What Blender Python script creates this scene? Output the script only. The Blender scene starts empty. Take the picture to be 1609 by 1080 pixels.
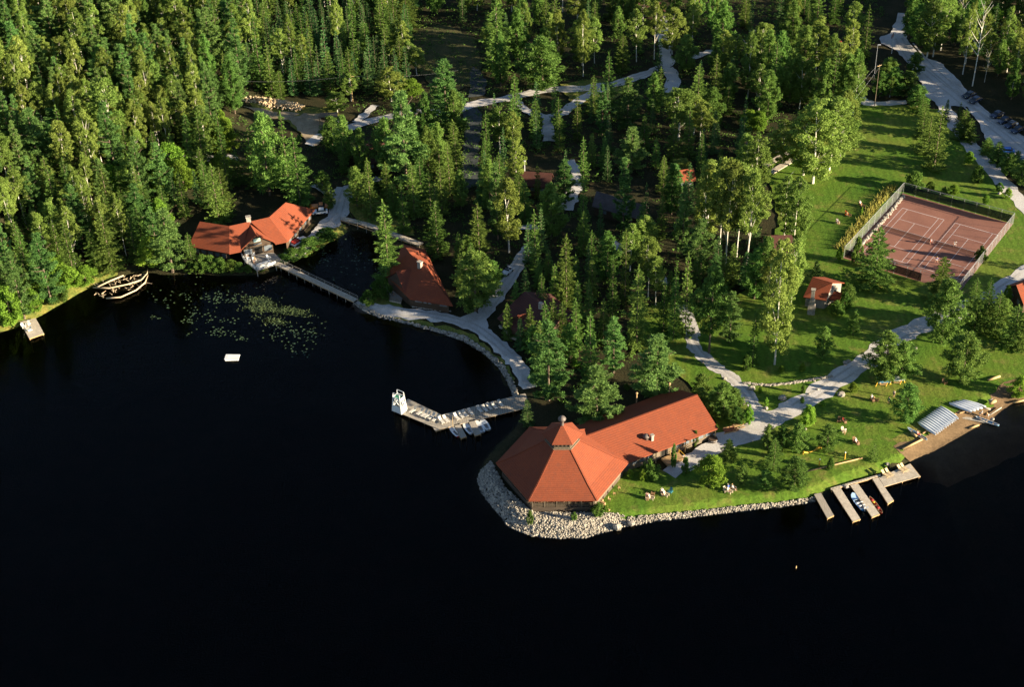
import bpy, math, random
import numpy as np
from mathutils import Vector, Matrix, geometry
R = math.radians
random.seed(7); rng = np.random.default_rng(7)
scn = bpy.context.scene
col = scn.collection
# ---------------------------------------------------------------- camera (recovered from the court lines)
F, PITCH, ROLL, H = 2451.63, 0.619276, -0.0302566, 204.346
PW, PH = 1609, 1080
_fw = np.array([0, math.cos(PITCH), -math.sin(PITCH)]); _rt = np.array([1., 0, 0]); _up = np.cross(_rt, _fw)
RT = _rt*math.cos(ROLL)+_up*math.sin(ROLL); UP = _up*math.cos(ROLL)-_rt*math.sin(ROLL)
CAM = np.array([0, 0, H])
def at(px, py, z=1.0):
    d = _fw*F+RT*(px-PW/2)-UP*(py-PH/2)
    return CAM+d*((z-H)/d[2])
def A2(px, py, z=1.0):
    p = at(px, py, z); return (float(p[0]), float(p[1]))
def proj(p):
    d = np.asarray(p, float)-CAM; z = d@_fw
    return PW/2+F*(d@RT)/z, PH/2-F*(d@UP)/z
def px_per_m(px, py):
    d = at(px, py)-CAM
    return F/float(d@_fw)
def height_to(bx, by, ty, z0=1.0, p=None):
    b = at(bx, by, z0) if p is None else p; z0 = b[2]; lo, hi = 0.0, 60.0
    for _ in range(40):
        m = (lo+hi)/2
        if proj((b[0], b[1], z0+m))[1] > ty: lo = m
        else: hi = m
    return lo
# ---------------------------------------------------------------- materials
def nt(m):
    m.use_nodes = True
    t = m.node_tree; t.nodes.clear(); return t
def N(t, typ, **kw):
    n = t.nodes.new(typ)
    for k, v in kw.items():
        if k.startswith('i_'):
            n.inputs[k[2:].replace('_', ' ')].default_value = v
        else: setattr(n, k, v)
    return n
def c4(c): return (c[0], c[1], c[2], 1)
def coords(t, scale, kind='Object', stretch=None):
    tc = N(t, 'ShaderNodeTexCoord'); mp = N(t, 'ShaderNodeMapping')
    s = stretch or (1, 1, 1); mp.inputs['Scale'].default_value = (scale*s[0], scale*s[1], scale*s[2])
    t.links.new(tc.outputs[kind], mp.inputs['Vector']); return mp.outputs['Vector']
def noise(t, vec, detail=3, rough=.6, dist=0):
    n = N(t, 'ShaderNodeTexNoise'); n.inputs['Scale'].default_value = 1; n.inputs['Detail'].default_value = detail
    n.inputs['Roughness'].default_value = rough; n.inputs['Distortion'].default_value = dist
    t.links.new(vec, n.inputs['Vector']); return n.outputs['Fac']
def ramp(t, fac, stops):
    r = N(t, 'ShaderNodeValToRGB'); e = r.color_ramp.elements
    while len(e) < len(stops): e.new(.5)
    for el, (p, c) in zip(e, stops): el.position = p; el.color = c4(c)
    t.links.new(fac, r.inputs['Fac']); return r.outputs['Color']
def mixc(t, fac, a, b, mode='MIX'):
    m = N(t, 'ShaderNodeMix', data_type='RGBA', blend_type=mode)
    for sock, v in ((m.inputs[0], fac), (m.inputs[6], a), (m.inputs[7], b)):
        if hasattr(v, 'links'): t.links.new(v, sock)
        elif isinstance(v, (int, float)): sock.default_value = v
        else: sock.default_value = c4(v)
    return m.outputs[2]
def bump(t, fac, strength, dist):
    b = N(t, 'ShaderNodeBump'); b.inputs['Strength'].default_value = strength; b.inputs['Distance'].default_value = dist
    t.links.new(fac, b.inputs['Height']); return b.outputs['Normal']
_mc = {}
def mat(name, a, b=None, scale=2.0, rough=.75, spec=.3, fine=None, bmp=0, bdist=.05, metal=0, stretch=None, kind='Object', lo=.35, hi=.65):
    """colour a varied towards b by noise; optional fine grain and bump"""
    if name in _mc: return _mc[name]
    m = bpy.data.materials.new(name); t = nt(m)
    o = N(t, 'ShaderNodeOutputMaterial'); p = N(t, 'ShaderNodeBsdfPrincipled')
    p.inputs['Roughness'].default_value = rough; p.inputs['Specular IOR Level'].default_value = spec; p.inputs['Metallic'].default_value = metal
    t.links.new(p.outputs[0], o.inputs[0])
    if b is None: b = tuple(x*.8 for x in a)
    n1 = noise(t, coords(t, scale, kind, stretch))
    c = ramp(t, n1, [(lo, a), (hi, b)])
    if fine:
        n2 = noise(t, coords(t, fine[0], kind), 2, .7)
        c = mixc(t, 1.0, c, ramp(t, n2, [(.3, (1-fine[1],)*3), (.7, (1+fine[1],)*3)]), 'MULTIPLY')
        if bmp: t.links.new(bump(t, n2, bmp, bdist), p.inputs['Normal'])
    elif bmp: t.links.new(bump(t, n1, bmp, bdist), p.inputs['Normal'])
    t.links.new(c, p.inputs['Base Color'])
    _mc[name] = m; return m
def leafmat(name, dark, light, trans=.3, sc=.8):
    m = bpy.data.materials.new(name); t = nt(m)
    o = N(t, 'ShaderNodeOutputMaterial'); d = N(t, 'ShaderNodeBsdfDiffuse'); tr = N(t, 'ShaderNodeBsdfTranslucent'); mx = N(t, 'ShaderNodeMixShader')
    oi = N(t, 'ShaderNodeObjectInfo')
    n1 = noise(t, coords(t, sc), 2, .7)
    c = ramp(t, n1, [(.32, dark), (.68, light)])
    hv = N(t, 'ShaderNodeHueSaturation')
    def mr(src, a, b):
        r_ = N(t, 'ShaderNodeMapRange'); r_.inputs['To Min'].default_value = a; r_.inputs['To Max'].default_value = b
        t.links.new(src, r_.inputs['Value']); return r_.outputs['Result']
    fr = N(t, 'ShaderNodeMath', operation='FRACT'); ml = N(t, 'ShaderNodeMath', operation='MULTIPLY'); ml.inputs[1].default_value = 7.31
    t.links.new(oi.outputs['Random'], ml.inputs[0]); t.links.new(ml.outputs[0], fr.inputs[0])
    t.links.new(mr(oi.outputs['Random'], .476, .514), hv.inputs['Hue']); t.links.new(mr(fr.outputs[0], .74, 1.3), hv.inputs['Value'])
    hv.inputs['Saturation'].default_value = 1.0
    t.links.new(c, hv.inputs['Color'])
    t.links.new(hv.outputs[0], d.inputs[0]); t.links.new(hv.outputs[0], tr.inputs[0])
    mx.inputs[0].default_value = trans
    t.links.new(d.outputs[0], mx.inputs[1]); t.links.new(tr.outputs[0], mx.inputs[2]); t.links.new(mx.outputs[0], o.inputs[0])
    return m
# ---------------------------------------------------------------- mesh builder
class MB:
    def __init__(s): s.v = []; s.f = []
    def add(s, vs, fs):
        k = len(s.v); s.v += [tuple(map(float, q)) for q in vs]; s.f += [tuple(i+k for i in f) for f in fs]; return s
    def box(s, c, d, rz=0):
        x, y, z = d[0]/2, d[1]/2, d[2]/2; ca, sa = math.cos(rz), math.sin(rz)
        vs = []
        for sz in (-z, z):
            for sx, sy in ((-x, -y), (x, -y), (x, y), (-x, y)):
                vs.append((c[0]+sx*ca-sy*sa, c[1]+sx*sa+sy*ca, c[2]+sz))
        return s.add(vs, [(3, 2, 1, 0), (4, 5, 6, 7), (0, 1, 5, 4), (1, 2, 6, 5), (2, 3, 7, 6), (3, 0, 4, 7)])
    def beam(s, p, q, w, h):
        p, q = Vector(p), Vector(q); d = (q-p).normalized()
        up = Vector((0, 0, 1)) if abs(d.z) < .95 else Vector((0, 1, 0))
        a = d.cross(up).normalized()*w/2; b = a.cross(d).normalized()*h/2
        vs = [p-a-b, p+a-b, p+a+b, p-a+b, q-a-b, q+a-b, q+a+b, q-a+b]
        return s.add(vs, [(3, 2, 1, 0), (4, 5, 6, 7), (0, 1, 5, 4), (1, 2, 6, 5), (2, 3, 7, 6), (3, 0, 4, 7)])
    def tube(s, pts, rad, n=6):
        pts = [Vector(p) for p in pts]
        if not hasattr(rad, '__len__'): rad = [rad]*len(pts)
        vs = []; fs = []
        for i, p in enumerate(pts):
            d = (pts[min(i+1, len(pts)-1)]-pts[max(i-1, 0)]).normalized()
            up = Vector((0, 0, 1)) if abs(d.z) < .9 else Vector((1, 0, 0))
            a = d.cross(up).normalized(); b = d.cross(a)
            for k in range(n):
                t = 2*math.pi*k/n; vs.append(p+(a*math.cos(t)+b*math.sin(t))*rad[i])
        for i in range(len(pts)-1):
            for k in range(n):
                fs.append((i*n+k, i*n+(k+1) % n, (i+1)*n+(k+1) % n, (i+1)*n+k))
        fs.append(tuple(range(n-1, -1, -1))); fs.append(tuple((len(pts)-1)*n+k for k in range(n)))
        return s.add(vs, fs)
    def prism(s, poly, z0, z1):
        n = len(poly)
        ar = sum(poly[i][0]*poly[(i+1) % n][1]-poly[(i+1) % n][0]*poly[i][1] for i in range(n))
        if ar < 0: poly = poly[::-1]
        vs = [(p[0], p[1], z0) for p in poly]+[(p[0], p[1], z1) for p in poly]
        fs = [tuple(range(n-1, -1, -1)), tuple(range(n, 2*n))]+[(i, (i+1) % n, n+(i+1) % n, n+i) for i in range(n)]
        return s.add(vs, fs)
    def slab(s, poly, th):
        n = len(poly); vs = list(poly)+[(p[0], p[1], p[2]-th) for p in poly]
        return s.add(vs, [tuple(range(n)), tuple(range(2*n-1, n-1, -1))]+[(i, n+i, n+(i+1) % n, (i+1) % n) for i in range(n)])
    def lathe(s, c, prof, n=10, sx=1, sy=1):
        vs = []; fs = []
        for r_, z in prof:
            for k in range(n):
                t = 2*math.pi*k/n; vs.append((c[0]+r_*math.cos(t)*sx, c[1]+r_*math.sin(t)*sy, c[2]+z))
        m = len(prof)
        for i in range(m-1):
            for k in range(n): fs.append((i*n+k, i*n+(k+1) % n, (i+1)*n+(k+1) % n, (i+1)*n+k))
        fs.append(tuple(range(n-1, -1, -1))); fs.append(tuple((m-1)*n+k for k in range(n)))
        return s.add(vs, fs)
    def rock(s, c, r, sq=.7, sd=0):
        rr = random.Random(sd or hash((round(c[0], 2), round(c[1], 2)))); n = 6
        vs = [(c[0], c[1], c[2]-r[2])]
        for zz, k in ((-.5, .85), (.25, 1.0), (.75, .6)):
            for i in range(n):
                t = 2*math.pi*(i+rr.uniform(-.25, .25)+(.5 if zz > 0 else 0))/n; q = k*rr.uniform(.75, 1.15)
                vs.append((c[0]+r[0]*q*math.cos(t), c[1]+r[1]*q*math.sin(t), c[2]+r[2]*(zz+rr.uniform(-.15, .15))))
        vs.append((c[0], c[1], c[2]+r[2]*rr.uniform(.85, 1.05)))
        fs = [(0, 1+(i+1) % n, 1+i) for i in range(n)]
        for k in range(2):
            for i in range(n): fs.append((1+k*n+i, 1+k*n+(i+1) % n, 1+(k+1)*n+(i+1) % n, 1+(k+1)*n+i))
        fs += [(1+2*n+i, 1+2*n+(i+1) % n, 1+3*n) for i in range(n)]
        return s.add(vs, fs)
    def mesh(s, name, m, smooth=False):
        me = bpy.data.meshes.new(name); me.from_pydata(s.v, [], s.f)
        if m: me.materials.append(m)
        if smooth: me.polygons.foreach_set('use_smooth', [True]*len(me.polygons))
        me.update(); return me
    def build(s, name, m, parent=None, smooth=False):
        o = bpy.data.objects.new(name, s.mesh(name, m, smooth)); col.objects.link(o)
        if parent: o.parent = parent
        return o
    def shift(s, dx, dy, dz=0):
        s.v = [(x-dx, y-dy, z-dz) for x, y, z in s.v]; return s
def tag(o, label=None, cat=None, group=None, kind=None):
    if label: o['label'] = label
    if cat: o['category'] = cat
    if group: o['group'] = group
    if kind: o['kind'] = kind
    return o
def empty(name, loc, label, cat, group=None, rz=0):
    o = bpy.data.objects.new(name, None); col.objects.link(o); o.location = loc; o.rotation_euler = (0, 0, rz)
    o.empty_display_size = .3
    return tag(o, label, cat, group)
def copy_tree(o, parent=None):
    c = o.copy(); col.objects.link(c); c.parent = parent
    for ch in list(o.children): copy_tree(ch, c)
    return c
def place(src, loc, rz, label, group=None, used=set()):
    """first use moves the source itself, later uses copy it with its parts"""
    if src.name in used: o = copy_tree(src)
    else: used.add(src.name); o = src
    o.location = loc; o.rotation_euler = (0, 0, rz); o['label'] = label
    if group: o['group'] = group
    return o
def single(name, mb, m, label, cat, group=None, smooth=False, loc=(0, 0, 0), rz=0):
    o = mb.build(name, m, None, smooth); o.location = loc; o.rotation_euler = (0, 0, rz)
    return tag(o, label, cat, group)
def structure(name, mb, m, smooth=False): return tag(mb.build(name, m, None, smooth), kind='structure')
def npmesh(name, tris, m):
    """tris (n,3,3) -> mesh of loose triangles"""
    n = len(tris); me = bpy.data.meshes.new(name)
    me.vertices.add(n*3); me.vertices.foreach_set('co', tris.astype(np.float32).ravel())
    me.loops.add(n*3); me.loops.foreach_set('vertex_index', np.arange(n*3, dtype=np.int32))
    me.polygons.add(n); me.polygons.foreach_set('loop_start', np.arange(0, n*3, 3, dtype=np.int32))
    if m: me.materials.append(m)
    me.update(); me.validate(); return me
def inpoly(P, poly):
    poly = np.asarray(poly, float)[:, :2]; x, y = P[:, 0], P[:, 1]; r = np.zeros(len(P), bool)
    x1, y1 = poly[-1]
    for x2, y2 in poly:
        c = ((y1 > y) != (y2 > y))
        with np.errstate(divide='ignore', invalid='ignore'):
            r ^= c & (x < (x2-x1)*(y-y1)/(y2-y1+1e-12)+x1)
        x1, y1 = x2, y2
    return r
def segdist(P, line, closed=False):
    line = np.asarray(line, float); d = np.full(len(P), 1e9)
    k = len(line) if closed else len(line)-1
    for i in range(k):
        a = line[i]; b = line[(i+1) % len(line)]; ab = b-a
        t = np.clip(((P-a)@ab)/max(ab@ab, 1e-9), 0, 1)
        d = np.minimum(d, np.hypot(*(P-a-t[:, None]*ab).T))
    return d
# ---------------------------------------------------------------- terrain, water, sheets
SHORE_PX = [(0, 523), (30, 512), (62, 497), (95, 478), (125, 460), (150, 447), (185, 436), (215, 428), (240, 430), (270, 433), (300, 431), (340, 433), (380, 434),
 (405, 432), (428, 428), (440, 420), (452, 416), (470, 407), (500, 392), (530, 374), (552, 362), (580, 366), (600, 380), (615, 400), (608, 428), (602, 448), (588, 462), (572, 468),
 (558, 474), (572, 486), (595, 494), (640, 504), (690, 518), (728, 531), (760, 551), (785, 574), (800, 598), (808, 620), (818, 640),
 (818, 655), (806, 676), (780, 700), (762, 722), (751, 742), (753, 760), (764, 780), (782, 803), (806, 826), (840, 838), (880, 842), (918, 841), (950, 833), (985, 823),
 (1030, 816), (1080, 810), (1130, 804), (1180, 798), (1230, 793), (1275, 785), (1305, 772), (1335, 760), (1370, 749), (1390, 743), (1412, 735), (1436, 722),
 (1470, 704), (1500, 687), (1530, 670), (1558, 654), (1572, 642), (1588, 632), (1609, 627)]
SHORE = [A2(x, y, 0.1) for x, y in SHORE_PX]
LAND = np.array([(-3000, 180), (-400, 255), (-210, 283)]+SHORE+[(135, 268), (190, 285), (400, 330), (3000, 400), (3000, 3000), (-3000, 3000)])
def sdist(P):
    P = np.asarray(P, float); d = segdist(P, LAND, True); return np.where(inpoly(P, LAND), d, -d)
def smooth(a, b, x):
    t = np.clip((x-a)/(b-a), 0, 1); return t*t*(3-2*t)
def terrain(P):
    P = np.asarray(P, float); d = sdist(P)
    beach = smooth(77, 85, P[:, 0])
    up = np.minimum(1.0, np.where(d > 0, d*(.42-.2*beach), 0))
    dn = np.where(d < 0, np.maximum(-4.0, d*(.75-.69*beach)), 0)
    return up+dn+hill(P, d)
def hill(P, d=None):
    if d is None: d = sdist(P)
    return .24*np.maximum(0, -66-P[:, 0])*smooth(4, 50, d)*(1-smooth(40, 400, -P[:, 0]-200))
def atg(px, py):
    p = at(px, py)
    if p[0] < -55:
        for _ in range(14): p = at(px, py, 1+.7*float(hill(p[None, :2])[0])+.3*(p[2]-1))
    return p
def axis(lo, hi, step, far):
    core = np.arange(lo, hi+step, step); e = []; x = step
    a = 0
    while a < far: x *= 1.35; a += x; e.append(a)
    e = np.array(e); return np.concatenate([lo-e[::-1], core, core[-1]+e])
_xs = axis(-215, 215, 1.2, 2600); _ys = axis(170, 530, 1.2, 2600)
_ys = _ys[_ys > -900]
GX, GY = np.meshgrid(_xs, _ys); _P = np.stack([GX.ravel(), GY.ravel()], 1)
_Z = terrain(_P); _Z = _Z-.2*smooth(.1, 1.0, sdist(_P))
_nx, _ny = len(_xs), len(_ys)
me = bpy.data.meshes.new('ground'); me.vertices.add(len(_P)); me.vertices.foreach_set('co', np.column_stack([_P, _Z]).astype(np.float32).ravel())
_i = (np.arange(_ny-1)[:, None]*_nx+np.arange(_nx-1)[None, :]).ravel()
_q = np.stack([_i, _i+1, _i+1+_nx, _i+_nx], 1).astype(np.int32)
me.loops.add(_q.size); me.loops.foreach_set('vertex_index', _q.ravel()); me.polygons.add(len(_q)); me.polygons.foreach_set('loop_start', np.arange(0, _q.size, 4, dtype=np.int32))
me.update(); me.validate()
me.materials.append(mat('forest_floor', (.022, .024, .010), (.042, .034, .016), .25, .95, .1, (2.5, .45), .6, .2))
tag(bpy.data.objects.new('ground', me), kind='structure'); col.objects.link(bpy.data.objects['ground'])
# lake: closed body of tannin-brown water
m = bpy.data.materials.new('lake_water'); t = nt(m); o_ = N(t, 'ShaderNodeOutputMaterial')
gl = N(t, 'ShaderNodeBsdfGlossy'); gl.inputs['Roughness'].default_value = .04; gl.inputs['Color'].default_value = (.33, .32, .30, 1)
tp = N(t, 'ShaderNodeBsdfTransparent'); mx = N(t, 'ShaderNodeMixShader'); fr = N(t, 'ShaderNodeFresnel'); fr.inputs['IOR'].default_value = 1.33
n1 = noise(t, coords(t, 1.0, 'Object', (.35, 1.5, 1)), 3, .55, .4); n2 = noise(t, coords(t, .05, 'Object', (1, 1.6, 1)), 2, .5)
hm = N(t, 'ShaderNodeMath', operation='MULTIPLY'); t.links.new(n1, hm.inputs[0]); t.links.new(n2, hm.inputs[1])
bn = bump(t, hm.outputs[0], .6, .25)
t.links.new(bn, gl.inputs['Normal']); t.links.new(bn, fr.inputs['Normal'])
t.links.new(fr.outputs[0], mx.inputs[0]); t.links.new(tp.outputs[0], mx.inputs[1]); t.links.new(gl.outputs[0], mx.inputs[2]); t.links.new(mx.outputs[0], o_.inputs[0])
va = N(t, 'ShaderNodeVolumeAbsorption'); va.inputs['Color'].default_value = (.55, .36, .16, 1); va.inputs['Density'].default_value = .95
t.links.new(va.outputs[0], o_.inputs['Volume'])
WATER = m
structure('lake_water', MB().box((0, 900, -4.0), (5200, 3400, 8.0)), m)
def ribbon(line, w, z=1.0):
    pts = [np.array(A2(x, y, z)) for x, y in line]; fine = []
    n = len(pts)
    for i in range(n-1):
        p0, p1, p2, p3 = pts[max(i-1, 0)], pts[i], pts[i+1], pts[min(i+2, n-1)]
        for k in range(6):
            u = k/6; fine.append(.5*((2*p1)+(-p0+p2)*u+(2*p0-5*p1+4*p2-p3)*u*u+(-p0+3*p1-3*p2+p3)*u**3))
    fine.append(pts[-1]); L, Q = [], []
    for i, p in enumerate(fine):
        d = fine[min(i+1, len(fine)-1)]-fine[max(i-1, 0)]; d = d/np.hypot(*d); nn = np.array([-d[1], d[0]])
        ww = w/2*(1+.12*math.sin(i*1.3+w)); L.append(p+nn*ww); Q.append(p-nn*ww)
    return [tuple(p) for p in L]+[tuple(p) for p in Q[::-1]]
def track(line, w, off):
    pts = [np.array(A2(x, y)) for x, y in line]; out = []
    for i, p in enumerate(pts):
        d = pts[min(i+1, len(pts)-1)]-pts[max(i-1, 0)]; d = d/np.hypot(*d); out.append(p+np.array([-d[1], d[0]])*off)
    return ribbon([proj((q[0], q[1], 1.0)) for q in out], w)
def pxpoly(pts, z=1.0): return [A2(x, y, z) for x, y in pts]
def rough_edge(poly, amp, step=1.6, seed=1):
    rr = random.Random(seed); out = []
    for i in range(len(poly)):
        a, b = np.array(poly[i]), np.array(poly[(i+1) % len(poly)]); L = np.hypot(*(b-a)); k = max(1, int(L/step))
        for j in range(k): p = a+(b-a)*j/k; out.append((p[0]+rr.uniform(-amp, amp), p[1]+rr.uniform(-amp, amp)))
    return out
def sheet(name, polys, off, m, grid=2.5, amp=0, kind='structure', drape=True):
    polys = [rough_edge(p, amp, seed=i+3) if amp else rough_edge(p, 0, 3.0) for i, p in enumerate(polys)]
    vs = []; es = []
    for p in polys:
        k = len(vs); vs += [Vector(q) for q in p]; es += [(k+i, k+(i+1) % len(p)) for i in range(len(p))]
    arr = np.array([tuple(v) for v in vs]); lo, hi = arr.min(0), arr.max(0)
    gx, gy = np.meshgrid(np.arange(lo[0], hi[0], grid), np.arange(lo[1], hi[1], grid)); g = np.stack([gx.ravel(), gy.ravel()], 1)+rng.uniform(-.2, .2, (gx.size, 2))
    ins = np.zeros(len(g), bool)
    for p in polys: ins |= inpoly(g, p)
    vs += [Vector(q) for q in g[ins]]
    if drape:
        gx, gy = np.meshgrid(np.arange(lo[0], hi[0], .8), np.arange(lo[1], hi[1], .8)); g2 = np.stack([gx.ravel(), gy.ravel()], 1); ins = np.zeros(len(g2), bool)
        for p in polys: ins |= inpoly(g2, p)
        g2 = g2[ins]; ds = sdist(g2); g2 = g2[(ds < 4.5) & (ds > -12)]; vs += [Vector(q) for q in g2+rng.uniform(-.1, .1, g2.shape)]
    r = geometry.delaunay_2d_cdt(vs, es, [], 0, 1e-4)
    V = np.array([tuple(v) for v in r[0]]); T = np.array([f for f in r[2] if len(f) == 3])
    c = V[T].mean(1); keep = np.zeros(len(c), bool)
    for p in polys: keep |= inpoly(c, p)
    z = terrain(V) if drape else np.ones(len(V)); mb = MB()
    mb.v = [(float(a), float(b), float(zz)+off) for (a, b), zz in zip(V, z)]; mb.f = [tuple(map(int, q)) for q in T[keep]]
    return tag(mb.build(name, m), kind=kind)
def lawnmat():
    m = bpy.data.materials.new('lawn_grass'); t = nt(m); o = N(t, 'ShaderNodeOutputMaterial'); p = N(t, 'ShaderNodeBsdfPrincipled'); p.inputs['Roughness'].default_value = .9; p.inputs['Specular IOR Level'].default_value = .1
    t.links.new(p.outputs[0], o.inputs[0])
    c = ramp(t, noise(t, coords(t, .07), 4, .65, .5), [(.3, (.058, .128, .013)), (.5, (.088, .150, .016)), (.74, (.150, .160, .03))])
    c = mixc(t, ramp(t, noise(t, coords(t, .35), 3, .6), [(.55, (0, 0, 0)), (.75, (.6,)*3)]), c, (.20, .165, .05))
    n2 = noise(t, coords(t, 1.8), 3, .75); c = mixc(t, 1.0, c, ramp(t, n2, [(.28, (.62,)*3), (.72, (1.3,)*3)]), 'MULTIPLY')
    w = N(t, 'ShaderNodeTexWave', wave_type='BANDS'); w.inputs['Scale'].default_value = .35; w.inputs['Distortion'].default_value = 3; t.links.new(coords(t, 1, 'Object', (.5, 1, 1)), w.inputs['Vector'])
    c = mixc(t, 1.0, c, ramp(t, w.outputs['Fac'], [(0, (.9,)*3), (1, (1.08,)*3)]), 'MULTIPLY')
    t.links.new(bump(t, n2, .6, .14), p.inputs['Normal']); t.links.new(c, p.inputs['Base Color']); return m
M_lawn = lawnmat()
M_rough = mat('rough_grass', (.09, .12, .024), (.19, .165, .04), .35, .95, .1, (2.2, .35), .6, .2)
def gravelmat():
    m = bpy.data.materials.new('gravel'); t = nt(m); o = N(t, 'ShaderNodeOutputMaterial'); p = N(t, 'ShaderNodeBsdfPrincipled'); p.inputs['Roughness'].default_value = .95; p.inputs['Specular IOR Level'].default_value = .1; t.links.new(p.outputs[0], o.inputs[0])
    c = ramp(t, noise(t, coords(t, .12), 4, .65, .8), [(.3, (.38, .345, .31)), (.5, (.50, .465, .44)), (.7, (.54, .51, .49))])
    c = mixc(t, ramp(t, noise(t, coords(t, .5), 4, .7, .5), [(.58, (0, 0, 0)), (.74, (.3,)*3)]), c, (.24, .22, .15))
    n2 = noise(t, coords(t, 3), 3, .75); c = mixc(t, 1.0, c, ramp(t, n2, [(.3, (.78,)*3), (.7, (1.15,)*3)]), 'MULTIPLY'); t.links.new(bump(t, n2, .4, .06), p.inputs['Normal']); t.links.new(c, p.inputs['Base Color']); return m
M_gravel = gravelmat()
M_sand = mat('beach_sand', (.20, .13, .07), (.135, .088, .048), .3, .95, .1, (2.5, .2), .4, .08)
M_court = mat('court_clay', (.205, .092, .068), (.24, .11, .08), .2, .95, .15, (4, .12))
LAWN_PX = [(942, 806), (985, 815), (1030, 808), (1130, 797), (1230, 786), (1275, 777), (1305, 766), (1340, 751), (1385, 736), (1415, 722), (1445, 705), (1480, 686), (1530, 660), (1560, 640), (1580, 618), (1609, 610), (1700, 595),
 (1700, 330), (1609, 330), (1560, 275), (1500, 205), (1478, 172), (1440, 166), (1390, 165), (1350, 166), (1335, 180), (1300, 195), (1240, 240), (1200, 262), (1212, 300), (1225, 350), (1205, 400), (1190, 440), (1150, 470), (1100, 480), (1060, 470), (1005, 485), (985, 525), (1015, 560), (1060, 580), (1085, 610), (1120, 645), (1130, 690), (1060, 740), (985, 735), (958, 760), (944, 785)]
sheet('lawn', [pxpoly(LAWN_PX)], .012, M_lawn, 3.0, .5)
M_meadow = mat('shaded_meadow_grass', (.05, .056, .022), (.085, .075, .03), .3, .95, .1, (2, .35), .6, .2)  # darkened grass: the shade over the clearing is put into its colour
sheet('meadow', [pxpoly([(640, 45), (700, 38), (745, 60), (758, 100), (740, 135), (690, 145), (655, 110)])], .02, M_meadow, 2.5, .6)
sheet('rough_grass', [pxpoly([(-40, 530), (0, 518), (30, 507), (62, 492), (95, 473), (125, 455), (150, 443), (185, 431), (180, 420), (120, 440), (60, 475), (0, 500), (-40, 515)]), pxpoly([(395, 168), (520, 168), (545, 190), (530, 215), (490, 228), (468, 205), (440, 185), (400, 180)]),
 pxpoly([(442, 412), (470, 402), (500, 388), (528, 370), (545, 358), (537, 348), (510, 372), (480, 392), (450, 403)]), pxpoly([(548, 300), (580, 293), (640, 330), (650, 372), (560, 345), (545, 325)]),
 pxpoly([(560, 473), (598, 450), (606, 425), (622, 470), (640, 490), (600, 484)]), ribbon([(562, 479), (592, 491), (640, 500.5), (690, 512.5), (733, 526), (764, 548), (789, 572), (805, 600)], 2.0),
 pxpoly([(1415, 708), (1440, 690), (1500, 650), (1480, 640), (1440, 665), (1405, 690)]), ribbon([(1402, 294), (1375, 324), (1345, 360), (1318, 393)], 2.4), pxpoly([(880, 132), (960, 120), (1000, 130), (960, 160), (900, 165)])], .02, M_rough, 2.5, .45)
sheet('beach_sand', [pxpoly([(1404, 706), (1413, 700), (1430, 697), (1452, 690), (1500, 652), (1528, 640), (1545, 645), (1562, 640), (1556, 625), (1575, 605), (1600, 598), (1660, 598), (1680, 640), (1640, 690), (1560, 730), (1490, 760), (1452, 745), (1434, 726), (1424, 722)], .3)], .03, M_sand, 1.5, .25)
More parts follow.
